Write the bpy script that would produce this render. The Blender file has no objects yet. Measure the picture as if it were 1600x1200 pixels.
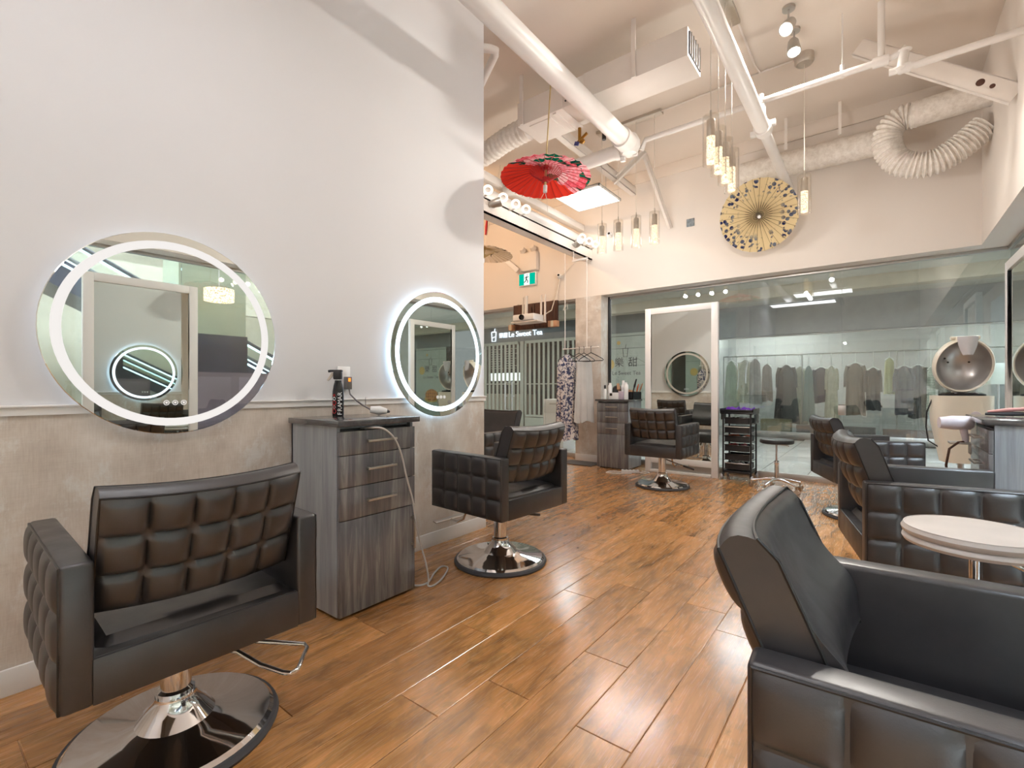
import bpy, bmesh, math, random
from mathutils import Vector, Matrix, Euler
R = math.radians
PI = math.pi
random.seed(7)
scene = bpy.context.scene
C = scene.collection

# ------------------------------------------------------------------ camera, world, exposure
cam = bpy.data.objects.new('camera', bpy.data.cameras.new('camera'))
C.objects.link(cam)
cam.location = (0, 0, 1.2)
cam.rotation_euler = (R(90), 0, R(37.81))
cam.data.sensor_width = 36
cam.data.lens = 740.6 / 1600 * 36
cam.data.shift_y = 6.0 / 1600
cam.data.clip_start = 0.02
scene.camera = cam
vs = scene.view_settings
vs.view_transform = 'Standard'
vs.look = 'None'
vs.gamma = 1
vs.use_curve_mapping = False
vs.exposure = 0.44
scene.display_settings.display_device = 'sRGB'
w = bpy.data.worlds.new('world')
scene.world = w
w.use_nodes = True
w.node_tree.nodes['Background'].inputs[0].default_value = (0.95, 0.97, 1.0, 1)
w.node_tree.nodes['Background'].inputs[1].default_value = 0.35
scene.cycles.max_bounces = 14
scene.cycles.transparent_max_bounces = 24
scene.cycles.glossy_bounces = 8
scene.cycles.sample_clamp_indirect = 6

# light levels of the lamps, seen and added
L_PANEL = 6.3        # the two salon led panels out of view, one added as fill
L_ATRIUM = 54.0       # luminous panels of the mall atrium
L_CORRIDOR = 25.0
L_PENDANT = 1.25
L_RING = 2.6
L_MIRROR = 2.4
W_PENDANT = 9        # lamp inside each pendant tube
W_RING = .55            # lamp inside each ring

# ------------------------------------------------------------------ colour / material helpers
def lin(r, g=None, b=None):
    if g is None: r, g, b = r
    f = lambda c: (c / 255 / 12.92) if c <= 10.3 else ((c / 255 + .055) / 1.055) ** 2.4
    return (f(r), f(g), f(b), 1)

class NT:
    def __init__(s, name):
        s.m = bpy.data.materials.new(name)
        s.m.use_nodes = True
        s.t = s.m.node_tree
        s.b = s.t.nodes['Principled BSDF']
        s.out = s.t.nodes['Material Output']
    def n(s, typ, **kw):
        x = s.t.nodes.new(typ)
        for k, v in kw.items(): setattr(x, k, v)
        return x
    def l(s, a, b): s.t.links.new(a, b)
    def coords(s, kind='Object', scale=(1, 1, 1), rnd=False):
        tc = s.n('ShaderNodeTexCoord'); mp = s.n('ShaderNodeMapping')
        mp.inputs['Scale'].default_value = scale
        s.l(tc.outputs[kind], mp.inputs['Vector'])
        if rnd:
            oi = s.n('ShaderNodeObjectInfo'); ml = s.n('ShaderNodeMath', operation='MULTIPLY')
            ml.inputs[1].default_value = 53.0
            s.l(oi.outputs['Random'], ml.inputs[0])
            cb = s.n('ShaderNodeCombineXYZ')
            for i in range(3): s.l(ml.outputs[0], cb.inputs[i])
            s.l(cb.outputs[0], mp.inputs['Location'])
        return mp.outputs[0]
    def noise(s, vec, scale=5, detail=4, rough=.5, dist=0):
        x = s.n('ShaderNodeTexNoise')
        x.inputs['Scale'].default_value = scale; x.inputs['Detail'].default_value = detail
        x.inputs['Roughness'].default_value = rough; x.inputs['Distortion'].default_value = dist
        s.l(vec, x.inputs['Vector']); return x.outputs['Fac']
    def voro(s, vec, scale=5, feature='F1', rnd=1):
        x = s.n('ShaderNodeTexVoronoi'); x.feature = feature
        x.inputs['Scale'].default_value = scale; x.inputs['Randomness'].default_value = rnd
        s.l(vec, x.inputs['Vector']); return x
    def ramp(s, fac, stops, interp='LINEAR'):
        x = s.n('ShaderNodeValToRGB'); cr = x.color_ramp; cr.interpolation = interp
        while len(cr.elements) < len(stops): cr.elements.new(.5)
        for e, (p, c) in zip(cr.elements, stops): e.position = p; e.color = c
        s.l(fac, x.inputs[0]); return x.outputs[0]
    def mix(s, fac, a, b, mode='MIX'):
        x = s.n('ShaderNodeMix', data_type='RGBA', blend_type=mode)
        for sock, v in ((x.inputs[0], fac), (x.inputs[6], a), (x.inputs[7], b)):
            if hasattr(v, 'links') or isinstance(v, bpy.types.NodeSocket): s.l(v, sock)
            else: sock.default_value = v
        return x.outputs[2]
    def math(s, op, a, b=None, c=None):
        x = s.n('ShaderNodeMath', operation=op)
        for i, v in enumerate((a, b, c)):
            if v is None: continue
            if isinstance(v, bpy.types.NodeSocket): s.l(v, x.inputs[i])
            else: x.inputs[i].default_value = v
        return x.outputs[0]
    def bump(s, h, strength=.2, dist=.01):
        x = s.n('ShaderNodeBump'); x.inputs['Strength'].default_value = strength
        x.inputs['Distance'].default_value = dist
        s.l(h, x.inputs['Height']); s.l(x.outputs[0], s.b.inputs['Normal'])
    def set(s, col=None, rough=None, metal=None, spec=None, coat=None, coat_r=None):
        if col is not None:
            if isinstance(col, bpy.types.NodeSocket): s.l(col, s.b.inputs['Base Color'])
            else: s.b.inputs['Base Color'].default_value = col
        for k, v in (('Roughness', rough), ('Metallic', metal), ('Specular IOR Level', spec), ('Coat Weight', coat), ('Coat Roughness', coat_r)):
            if v is None: continue
            if isinstance(v, bpy.types.NodeSocket): s.l(v, s.b.inputs[k])
            else: s.b.inputs[k].default_value = v
        return s.m

def plain(name, rgb, rough=.5, metal=0, spec=.5, var=.06, vscale=6, bump=0, bscale=60, coat=0):
    t = NT(name); v = t.coords('Object')
    c = lin(rgb); d = tuple(x * (1 - var * 2) for x in c[:3]) + (1,)
    t.set(t.ramp(t.noise(v, vscale), [(.3, d), (.7, c)]), rough, metal, spec, coat)
    if bump: t.bump(t.noise(v, bscale, 3), bump, .004)
    return t.m

def glow(name, rgb, strength, var=0, scale=60):
    t = NT(name); e = t.n('ShaderNodeEmission')
    e.inputs[0].default_value = lin(rgb); e.inputs[1].default_value = strength
    if var:
        v = t.voro(t.coords('Object'), scale).outputs['Distance']
        t.l(t.math('MULTIPLY', t.ramp(v, [(.15, (1 - var,) * 3 + (1,)), (.6, (1.3, 1.3, 1.3, 1))]), strength), e.inputs[1])
    t.l(e.outputs[0], t.out.inputs[0]); return t.m

def paper(t, col, through=.45):
    d = t.n('ShaderNodeBsdfDiffuse'); tr = t.n('ShaderNodeBsdfTranslucent'); mx = t.n('ShaderNodeMixShader'); mx.inputs[0].default_value = through
    t.l(col, d.inputs[0]); t.l(col, tr.inputs[0]); t.l(d.outputs[0], mx.inputs[1]); t.l(tr.outputs[0], mx.inputs[2]); t.l(mx.outputs[0], t.out.inputs[0])

def clear_glass(name, tint=(232, 243, 238), gain=1.0, rough=0.0):
    t = NT(name); tr = t.n('ShaderNodeBsdfTransparent'); gl = t.n('ShaderNodeBsdfGlossy'); mx = t.n('ShaderNodeMixShader')
    tr.inputs[0].default_value = lin(tint); gl.inputs['Roughness'].default_value = rough
    fr = t.n('ShaderNodeFresnel'); geo = t.n('ShaderNodeNewGeometry')
    ior = t.math('MULTIPLY_ADD', geo.outputs['Backfacing'], -0.845, 1.52)     # same film strength from either side
    t.l(ior, fr.inputs['IOR'])
    t.l(t.math('MINIMUM', t.math('MULTIPLY', fr.outputs[0], gain), 1.0), mx.inputs[0])
    t.l(tr.outputs[0], mx.inputs[1]); t.l(gl.outputs[0], mx.inputs[2]); t.l(mx.outputs[0], t.out.inputs[0])
    return t.m

M = {}
def make_materials():
    M['wall_white'] = plain('wall paint', (215, 214, 215), .6, var=.012, vscale=2, bump=.03, bscale=120)
    M['wall_cream'] = plain('cream wall paint', (232, 224, 216), .65, var=.012, vscale=2, bump=.03, bscale=120)
    M['ceiling'] = plain('ceiling paint', (232, 221, 210), .75, var=.03, vscale=1.2, bump=.05, bscale=80)
    M['trim'] = plain('white trim gloss', (232, 230, 228), .3, var=.01)
    M['service'] = plain('white service paint', (234, 227, 220), .5, var=.03, vscale=4)
    M['pipe'] = plain('white pipe paint', (230, 226, 222), .35, var=.02)
    t = NT('flexible duct wrap'); v = t.coords('Object')
    t.set(t.ramp(t.noise(v, 18, 6, .7), [(.3, lin(214, 206, 196)), (.6, lin(240, 235, 228))]), .5)
    t.bump(t.noise(v, 30, 5, .7), .35, .012); M['duct_wrap'] = t.m
    # wallpaper: brushed silk with pale worn clouds
    t = NT('wallpaper'); v = t.coords('Object', (1, 1, 1))
    base = t.ramp(t.noise(t.coords('Object', (1, 1, .8)), 3.2, 6, .62), [(.3, lin(186, 174, 163)), (.52, lin(208, 198, 188)), (.72, lin(224, 218, 210))])
    wear = t.ramp(t.noise(t.coords('Object', (1, 1.5, 1)), 4.2, 9, .74, .3), [(.52, (0, 0, 0, 1)), (.62, (1, 1, 1, 1))])
    c = t.mix(t.math('MULTIPLY', wear, .55), base, lin(226, 228, 226))
    wear2 = t.ramp(t.noise(t.coords('Object', (1, 2.2, 1.3)), 2.7, 9, .74, .3), [(.58, (0, 0, 0, 1)), (.7, (1, 1, 1, 1))])
    c = t.mix(t.math('MULTIPLY', wear2, .4), c, lin(176, 160, 146))
    g1 = t.noise(t.coords('Object', (1, 60, 5)), 3, 4)
    g2 = t.noise(t.coords('Object', (1, 3, 60)), 3, 3)
    c = t.mix(.12, c, t.ramp(t.math('ADD', t.math('MULTIPLY', g1, .65), t.math('MULTIPLY', g2, .35)), [(.35, lin(120, 112, 104)), (.65, lin(245, 240, 234))]), 'OVERLAY')
    t.set(c, .55); M['wallpaper'] = t.m
    # laminate planks (object space: y along the board)
    t = NT('laminate plank')
    v = t.coords('Object', (7, .9, 1), rnd=True); v2 = t.coords('Object', (3.2, 1.5, 1), rnd=True); v3 = t.coords('Object', (60, 2.4, 1), rnd=True)
    base = t.ramp(t.noise(v, 2.2, 6, .62, .8), [(.25, lin(138, 98, 56)), (.45, lin(194, 144, 88)), (.62, lin(216, 168, 108)), (.8, lin(230, 188, 132))])
    dark = t.ramp(t.noise(v2, 2.6, 6, .66, 1.2), [(.5, (0, 0, 0, 1)), (.74, (1, 1, 1, 1))])
    c = t.mix(t.math('MULTIPLY', dark, .6), base, lin(92, 58, 36))
    grain = t.ramp(t.noise(v3, 3, 4), [(.35, lin(90, 78, 66)), (.65, lin(160, 150, 140))])
    c = t.mix(.35, c, grain, 'OVERLAY')
    oi = t.n('ShaderNodeObjectInfo')
    c = t.mix(1.0, c, t.ramp(oi.outputs['Random'], [(0, lin(226, 218, 212)), (.5, lin(245, 243, 240)), (1, lin(255, 250, 240))]), 'MULTIPLY')
    t.set(c, t.ramp(t.noise(v3, 4, 3), [(.3, (.2,) * 3 + (1,)), (.7, (.3,) * 3 + (1,))]), spec=.6, coat=.5, coat_r=.17)
    t.bump(t.noise(v3, 5, 3), .04, .002); M['plank'] = t.m
    M['gap_glint'] = plain('underlay with seam glint', (206, 164, 122), .7)  # bevel glints along the seams are painted into this pale tone
    # corridor stone tile
    t = NT('corridor tile'); v = t.coords('Object', (1, 1, 1), rnd=True)
    t.set(t.ramp(t.noise(v, 3, 6, .6), [(.3, lin(176, 176, 170)), (.7, lin(200, 200, 195))]), .48); M['tile'] = t.m
    M['grout'] = plain('tile grout', (64, 64, 60), .8)
    # leather
    t = NT('black leather'); v = t.coords('Object')
    t.set(t.ramp(t.noise(v, 9, 5, .6), [(.3, lin(38, 36, 38)), (.75, lin(53, 50, 51))]), t.ramp(t.noise(v, 14, 4), [(.3, (.31,) * 3 + (1,)), (.7, (.43,) * 3 + (1,))]), spec=.9)
    t.bump(t.noise(v, 240, 3, .6), .12, .002); M['leather'] = t.m
    M['piping'] = plain('black piping', (30, 29, 30), .35)
    M['chrome'] = plain('chrome', (226, 226, 228), .06, 1, var=.01)
    M['steel'] = plain('brushed steel', (205, 200, 192), .3, 1, var=.04, vscale=40)
    M['alu'] = plain('satin aluminium', (196, 194, 190), .38, .9, var=.03)
    M['rubber'] = plain('dark rubber', (66, 66, 70), .55)
    M['black'] = plain('black plastic', (34, 34, 36), .38)
    M['black_gloss'] = plain('black gloss plastic', (26, 26, 29), .2)
    M['white_plastic'] = plain('white plastic', (236, 236, 236), .35, var=.01)
    # grey wood cabinet laminate
    def wood(name, ax, cols, rough):
        t = NT(name); sc = {'z': (14, 14, .9), 'x': (.9, 14, 14)}[ax]
        v = t.coords('Object', sc); v2 = t.coords('Object', tuple(x * .35 for x in sc))
        a = t.noise(v, 2.2, 7, .65, .6); b = t.noise(v2, 2.4, 4, .6)
        f = t.math('ADD', t.math('MULTIPLY', a, .55), t.math('MULTIPLY', b, .45))
        c = t.ramp(f, [(.3, lin(cols[0])), (.5, lin(cols[1])), (.7, lin(cols[2]))])
        t.set(c, rough, spec=.6, coat=.5, coat_r=.05); t.bump(a, .05, .002); return t.m
    M['greywood'] = wood('grey wood laminate', 'z', ((60, 60, 64), (106, 105, 107), (164, 162, 160)), .26)
    M['greyside'] = wood('grey wood side panel', 'z', ((112, 117, 122), (146, 151, 156), (176, 180, 182)), .35)
    M['greytop'] = wood('dark wood worktop', 'x', ((56, 55, 56), (76, 74, 74), (98, 95, 94)), .16)
    M['mirror'] = plain('mirror silver', (226, 232, 228), .008, 1, var=.0)
    M['frosted_off'] = glow('frosted ring strip', (255, 250, 246), .68)
    M['frosted_dull'] = plain('unlit frosted strip', (214, 206, 196), .5)
    M['led_ring'] = glow('cool led ring', (226, 243, 255), L_MIRROR)
    M['led_back'] = glow('cool led backlight', (196, 226, 255), L_MIRROR * 4)
    M['led_back_soft'] = glow('dim led backlight', (235, 240, 255), 2.0)
    M['led_panel'] = glow('led panel diffuser', (250, 250, 255), L_PANEL)
    M['led_panel_dim'] = glow('led panel diffuser dim', (255, 252, 248), 3.2)
    M['led_atrium'] = glow('atrium luminous panel', (222, 235, 255), L_ATRIUM)
    M['led_corridor'] = glow('corridor light', (240, 246, 255), L_CORRIDOR)
    M['store_light'] = glow('store tube', (248, 248, 250), 52)
    M['bulb'] = glow('crystal bulb', (255, 226, 186), L_PENDANT, .75, 90)
    M['ring_bulb'] = glow('ring bulb', (255, 226, 196), L_RING)
    M['spot_face'] = glow('spot lens', (255, 250, 240), 14)
    M['pane'] = clear_glass('window glass', (246, 249, 247), 2.5)
    M['tube_glass'] = clear_glass('pendant glass', (255, 254, 252), 1.5)
    M['acrylic'] = clear_glass('clear acrylic', (236, 240, 240), 1.6, .05)
    M['cord'] = plain('clear cord', (226, 218, 205), .4)
    M['towel'] = plain('purple towel', (104, 40, 168), .9, var=.2, vscale=14, bump=.5, bscale=200)
    M['fabric_grey'] = plain('grey vinyl', (206, 197, 190), .45, var=.05, vscale=8, bump=.1, bscale=50)
    M['ivory'] = plain('ivory plastic', (240, 232, 216), .35, var=.02)
    M['lilac'] = plain('lilac plastic', (214, 206, 212), .3)
    M['brass'] = plain('brass', (150, 110, 50), .3, 1)
    M['orange'] = plain('orange handle', (214, 92, 34), .45)
    M['blue'] = plain('blue handle', (52, 58, 120), .45)
    M['cardboard'] = plain('cardboard', (196, 150, 116), .8, var=.08)
    t = NT('dark reclaimed wood'); v = t.coords('Object', (10, 10, 1.5))
    t.set(t.ramp(t.noise(v, 3, 6, .7), [(.3, lin(44, 26, 20)), (.7, lin(92, 56, 40))]), .6); M['darkwood'] = t.m
    M['mat'] = plain('grey rubber mat', (92, 88, 86), .8, bump=.4, bscale=300)
    M['red'] = plain('red paint', (190, 40, 44), .5)
    M['pink'] = plain('pink plastic', (208, 150, 146), .5)
    M['ink'] = plain('black lettering', (40, 34, 28), .6)
    M['white_ink'] = plain('white lettering', (240, 240, 240), .5)
    M['amber'] = plain('amber dot', (206, 168, 84), .6)
    M['neon'] = glow('shop sign light', (226, 238, 255), 1.6)
    M['green_sign'] = glow('exit sign green', (0, 168, 140), 1.0)
    M['white_sign'] = glow('exit sign white', (236, 250, 246), 1.3)
    M['mall_grey'] = plain('mall header grey', (120, 126, 124), .5)
    M['mall_beige'] = plain('mall plaster', (204, 194, 172), .6)
    M['mall_navy'] = plain('navy cladding', (36, 42, 62), .25, var=.15, vscale=3)
    M['mall_sage'] = plain('sage stone', (150, 154, 132), .3, var=.1, vscale=2)
    M['mall_plum'] = plain('plum panel', (112, 96, 106), .4)
    M['mall_ceiling'] = plain('corridor ceiling', (206, 204, 192), .7)
    M['store_wall'] = plain('store wall', (168, 170, 168), .6)
    M['store_floor'] = plain('store floor', (62, 68, 66), .3, var=.2)
    M['gate'] = plain('pale gate slat', (186, 190, 172), .45)
    M['shop_dark'] = plain('shop interior', (58, 60, 54), .6, var=.3, vscale=2)
    M['frost'] = plain('frosted shop panel', (172, 178, 164), .4)
    M['led_blue'] = glow('escalator light line', (206, 240, 255), 4)
    M['socket_light'] = glow('adapter light', (255, 120, 40), 2)
    # umbrellas
    t = NT('red floral paper')
    v = t.coords('Object'); sep = t.n('ShaderNodeSeparateXYZ'); t.l(v, sep.inputs[0])
    vo = t.voro(v, 8.5); cell = vo.outputs['Color']; sc = t.n('ShaderNodeSeparateColor'); t.l(cell, sc.inputs[0])
    fl = t.ramp(sc.outputs[0], [(0, lin(244, 168, 180)), (.28, lin(28, 120, 92)), (.42, lin(204, 40, 58)), (.54, lin(248, 204, 208)), (.78, lin(26, 78, 66)), (.88, lin(236, 112, 130))], 'CONSTANT')
    pet = t.voro(v, 42).outputs['Distance']
    fl = t.mix(.4, fl, t.ramp(pet, [(.1, lin(255, 240, 236)), (.65, lin(96, 50, 60))]), 'OVERLAY')
    ed = t.ramp(vo.outputs['Distance'], [(.66, (0, 0, 0, 1)), (.8, (1, 1, 1, 1))])
    fl = t.mix(ed, fl, lin(22, 60, 48))
    # flowers cover one side of the paper and leave a plain red sector
    d = t.math('ADD', t.math('ADD', t.math('MULTIPLY', sep.outputs[0], .85), .57), t.math('MULTIPLY', sep.outputs[1], -1.0))
    d = t.math('ADD', d, t.math('MULTIPLY', t.math('SUBTRACT', t.noise(v, 9, 2), .5), .34))
    c = t.mix(t.ramp(d, [(.5, (0, 0, 0, 1)), (.512, (1, 1, 1, 1))]), lin(232, 66, 52), fl)
    paper(t, c); M['paper_red'] = t.m
    t = NT('cream floral paper'); v = t.coords('Object')
    ln = t.n('ShaderNodeVectorMath', operation='LENGTH'); t.l(v, ln.inputs[0])
    petal = t.voro(v, 19)
    fm = t.ramp(petal.outputs['Distance'], [(.42, (1, 1, 1, 1)), (.5, (0, 0, 0, 1))])
    cl = t.ramp(t.noise(v, 7.5, 2), [(.46, (0, 0, 0, 1)), (.5, (1, 1, 1, 1))])
    rad = t.ramp(ln.outputs['Value'], [(.22, (0, 0, 0, 1)), (.3, (1, 1, 1, 1))])
    f = t.math('MULTIPLY', t.math('MULTIPLY', fm, cl), rad)
    c = t.mix(f, lin(228, 208, 164), t.ramp(t.noise(v, 12, 2), [(.4, lin(38, 42, 86)), (.65, lin(120, 128, 140))]))
    paper(t, c, .25); M['paper_cream'] = t.m
    t = NT('white ink paper'); v = t.coords('Object')
    f = t.ramp(t.noise(v, 5, 3, .6, 1), [(.6, (0, 0, 0, 1)), (.64, (1, 1, 1, 1))])
    paper(t, t.mix(f, lin(232, 222, 210), lin(36, 34, 38))); M['paper_white'] = t.m
    M['bamboo'] = plain('bamboo rib', (196, 172, 120), .55)
    M['mid_bamboo'] = plain('brown bamboo rib', (150, 128, 88), .6)
    M['dark_bamboo'] = plain('dark bamboo rib', (96, 84, 66), .6)
    t = NT('floral cape'); v = t.coords('Object')
    f = t.ramp(t.noise(v, 26, 4, .6, .8), [(.46, (0, 0, 0, 1)), (.52, (1, 1, 1, 1))])
    c = t.mix(f, lin(52, 56, 92), lin(214, 204, 200)); t.set(c, .7); M['cape_floral'] = t.m
    M['cape_grey'] = plain('grey cape', (206, 202, 199), .7)
    t = NT('striped carton'); v = t.coords('Object')
    wv = t.n('ShaderNodeTexWave'); wv.bands_direction = 'DIAGONAL'; wv.inputs['Scale'].default_value = 22; t.l(v, wv.inputs['Vector'])
    t.set(t.ramp(wv.outputs['Fac'], [(.5, lin(238, 236, 238)), (.56, lin(112, 44, 120))]), .5); M['stripe'] = t.m
make_materials()

# ------------------------------------------------------------------ mesh builder
class MB:
    def __init__(s): s.bm = bmesh.new()
    def box(s, c, d, rot=None, bev=0, seg=2):
        bm2 = bmesh.new(); bmesh.ops.create_cube(bm2, size=1)
        bmesh.ops.scale(bm2, vec=d, verts=bm2.verts)
        if bev: bmesh.ops.bevel(bm2, geom=bm2.edges[:], offset=bev, segments=seg, affect='EDGES', profile=.5)
        m = Matrix.Translation(c)
        if rot is not None: m = m @ Euler(rot).to_matrix().to_4x4()
        return s.add(bm2, m)
    def add(s, bm2, m=None):
        if m is not None: bmesh.ops.transform(bm2, matrix=m, verts=bm2.verts)
        me = bpy.data.meshes.new('tmp'); bm2.to_mesh(me); bm2.free(); s.bm.from_mesh(me); bpy.data.meshes.remove(me); return s
    def b2(s, lo, hi, bev=0): return s.box([(a + b) / 2 for a, b in zip(lo, hi)], [b - a for a, b in zip(lo, hi)], None, bev)
    def tube(s, pts, r, seg=10, cap=True, closed=False):
        pts = [Vector(p) for p in pts]; n = len(pts); rr = r if isinstance(r, (list, tuple)) else [r] * n
        rings = []; prev = None
        for i, p in enumerate(pts):
            a = pts[i - 1] if (i or closed) else p; b = pts[(i + 1) % n] if (i < n - 1 or closed) else p
            t = (b - a).normalized() if (b - a).length > 1e-9 else Vector((0, 0, 1))
            if prev is None: u = t.orthogonal().normalized()
            else:
                u = prev - t * prev.dot(t)
                u = u.normalized() if u.length > 1e-6 else t.orthogonal().normalized()
            prev = u; v = t.cross(u)
            rings.append([s.bm.verts.new(p + (u * math.cos(2 * PI * k / seg) + v * math.sin(2 * PI * k / seg)) * rr[i]) for k in range(seg)])
        m = n if closed else n - 1
        for i in range(m):
            A, B = rings[i], rings[(i + 1) % n]
            for k in range(seg): s.bm.faces.new((A[k], A[(k + 1) % seg], B[(k + 1) % seg], B[k]))
        if cap and not closed:
            s.bm.faces.new(rings[0][::-1]); s.bm.faces.new(rings[-1])
        return s
    def cyl(s, p0, p1, r, r1=None, seg=20): return s.tube([p0, p1], [r, r if r1 is None else r1], seg)
    def lathe(s, prof, c=(0, 0, 0), seg=32, rot=None, sx=1, sy=1):
        m = Matrix.Translation(c)
        if rot is not None: m = m @ Euler(rot).to_matrix().to_4x4()
        rings = []
        for r, z in prof:
            if r < 1e-6: rings.append([s.bm.verts.new(m @ Vector((0, 0, z)))])
            else: rings.append([s.bm.verts.new(m @ Vector((r * sx * math.cos(2 * PI * k / seg), r * sy * math.sin(2 * PI * k / seg), z))) for k in range(seg)])
        for A, B in zip(rings, rings[1:]):
            for k in range(seg):
                k2 = (k + 1) % seg
                if len(A) == 1 and len(B) == 1: continue
                if len(A) == 1: s.bm.faces.new((A[0], B[k], B[k2]))
                elif len(B) == 1: s.bm.faces.new((A[k], A[k2], B[0]))
                else: s.bm.faces.new((A[k], A[k2], B[k2], B[k]))
        return s
    def grid(s, fn, nu, nv, closed_u=False):
        vs_ = [[s.bm.verts.new(fn(i / nu, j / nv)) for j in range(nv + 1)] for i in range(nu if closed_u else nu + 1)]
        for i in range(nu):
            A = vs_[i]; B = vs_[(i + 1) % len(vs_)]
            for j in range(nv): s.bm.faces.new((A[j], B[j], B[j + 1], A[j + 1]))
        return vs_
    def poly(s, pts, depth=None):
        """extruded outline: list of 3d points and an extrusion vector"""
        a = [s.bm.verts.new(p) for p in pts]
        if depth is None: s.bm.faces.new(a); return s
        b = [s.bm.verts.new(Vector(p) + Vector(depth)) for p in pts]
        s.bm.faces.new(a[::-1]); s.bm.faces.new(b)
        for i in range(len(a)):
            j = (i + 1) % len(a); s.bm.faces.new((a[i], a[j], b[j], b[i]))
        return s
    def done(s, name, mat, parent=None, loc=None, rot=None, angle=40, **props):
        bmesh.ops.remove_doubles(s.bm, verts=s.bm.verts, dist=1e-6)
        bmesh.ops.recalc_face_normals(s.bm, faces=s.bm.faces)
        me = bpy.data.meshes.new(name); s.bm.to_mesh(me); s.bm.free()
        if angle:
            for p in me.polygons: p.use_smooth = True
            me.set_sharp_from_angle(angle=R(angle))
        me.materials.append(M[mat] if isinstance(mat, str) else mat)
        o = bpy.data.objects.new(name, me); C.objects.link(o)
        if parent is not None: o.parent = parent
        if loc is not None: o.location = loc
        if rot is not None: o.rotation_euler = rot
        for k, v in props.items(): o[k] = v
        return o

def thing(name, label, cat, loc=(0, 0, 0), rz=0, group=None):
    o = bpy.data.objects.new(name, None); C.objects.link(o)
    o.empty_display_size = .05
    o.location = loc; o.rotation_euler = (0, 0, rz); o['label'] = label; o['category'] = cat
    if group: o['group'] = group
    return o
def tag(o, label, cat, group=None):
    o['label'] = label; o['category'] = cat
    if group: o['group'] = group
    return o
def kids(o): return [c for c in bpy.data.objects if c.parent is o]
def copy_tree(o, parent=None):
    c = o.copy(); C.objects.link(c)
    if parent is not None: c.parent = parent
    for ch in kids(o): copy_tree(ch, c)
    return c
def struct(o): o['kind'] = 'structure'; return o

def text(s, size, name, mat, parent, m, depth=.001, align='CENTER', kind=None):
    cu = bpy.data.curves.new('txt', 'FONT'); cu.body = s; cu.size = size; cu.extrude = depth
    cu.align_x = align; cu.align_y = 'CENTER'
    to = bpy.data.objects.new('txt', cu); C.objects.link(to)
    dg = bpy.context.evaluated_depsgraph_get()
    me = bpy.data.meshes.new_from_object(to.evaluated_get(dg))
    bpy.data.objects.remove(to); bpy.data.curves.remove(cu)
    me.materials.clear(); me.materials.append(M[mat]); me.name = name
    o = bpy.data.objects.new(name, me); C.objects.link(o)
    if parent is not None: o.parent = parent
    o.matrix_local = m
    return o

# ------------------------------------------------------------------ the room
XL, YE, YB, YG, XR, XG, ZT, ZC = -2.69, 3.07, 6.90, 7.15, .84, 1.09, 2.69, 4.48
YF = -3.2
def slab(name, lo, hi, mat, parent=None): 
    o = MB().b2(lo, hi).done(name, mat, parent, angle=0)
    return struct(o) if parent is None else o

floor = slab('floor', (-6.3, YF, -.1), (1.2, 7.25, -.004), 'gap_glint')
# laminate boards, each its own object, length along y
PW, PL = .21, 1.215
def plank_mesh(wd, ln):
    mb = MB(); g = .0012; ch = .0022; h = .004
    prof = [(-wd / 2 + g, 0), (-wd / 2 + g, h - ch * .6), (-wd / 2 + g + ch, h), (wd / 2 - g - ch, h), (wd / 2 - g, h - ch * .6), (wd / 2 - g, 0)]
    y0, y1 = -ln / 2 + g, ln / 2 - g
    a = [mb.bm.verts.new((x, y0 + (ch if z == h else 0), z - .004)) for x, z in prof]
    b = [mb.bm.verts.new((x, y1 - (ch if z == h else 0), z - .004)) for x, z in prof]
    mb.bm.faces.new(a); mb.bm.faces.new(b[::-1])
    for i in range(5): mb.bm.faces.new((a[i], a[i + 1], b[i + 1], b[i]))
    o = mb.done('plank', 'plank', floor, angle=0)
    return o
full = plank_mesh(PW, PL); used_full = False
rows = []
x = -2.114 + PW / 2 - PW * 20
k = 0
joint = {}
while x < 1.2:
    y_lo = -.45 if x > XL - .02 else YE - .05
    if x > -.6: y_lo = .2
    off = [1.48, 1.46, 1.45, 2.09, 1.75, 1.2][k % 6] + (k * .37) % .8 * (0 if abs(x + 1.7) < .6 else 1)
    y = off - PL * 5
    while y < 7.2:
        a, b = max(y, y_lo), min(y + PL, 7.2)
        if b - a > .04:
            if b - a > PL - .001:
                if used_full: o = full.copy(); C.objects.link(o)
                else: o = full; used_full = True
            else: o = plank_mesh(PW, b - a)
            o.location = (x, (a + b) / 2, 0)
        y += PL
    x += PW; k += 1

wall_left = slab('wall_left', (XL - .16, YF, 0), (XL, YE, ZC), 'wall_white')
MB().b2((XL, YF, 0), (XL + .004, YE, 1.10)).done('wallpaper_panel', 'wallpaper', wall_left, angle=0)
wall_part = slab('wall_alcove', (-6.3, YE - .15, 0), (XL - .16, YE, ZC), 'wall_white')
MB().b2((-6.3, YE, 0), (XL, YE + .004, 1.10)).done('wallpaper_panel', 'wallpaper', wall_part, angle=0)
slab('wall_far_left', (-6.45, YE - .15, 0), (-6.3, 7.2, ZC), 'wall_cream')
slab('wall_front', (XL - .16, YF - .15, 0), (1.2, YF, ZC), 'wall_cream')
slab('wall_back', (-6.3, YB, ZT), (XR + .3, YG + .12, ZC), 'wall_cream')
slab('wall_right', (XR, YF, ZT), (1.2, YB, ZC), 'wall_cream')
slab('ceiling', (-6.45, YF - .15, ZC), (1.2, 7.3, ZC + .12), 'ceiling')
p = slab('pillar', (-4.0, 6.88, 0), (-3.53, YG + .1, ZT), 'wallpaper')
MB().b2((-4.0, 6.865, 0), (-3.53, 6.88, .11), .002).done('baseboard_pillar', 'trim', p)
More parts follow.
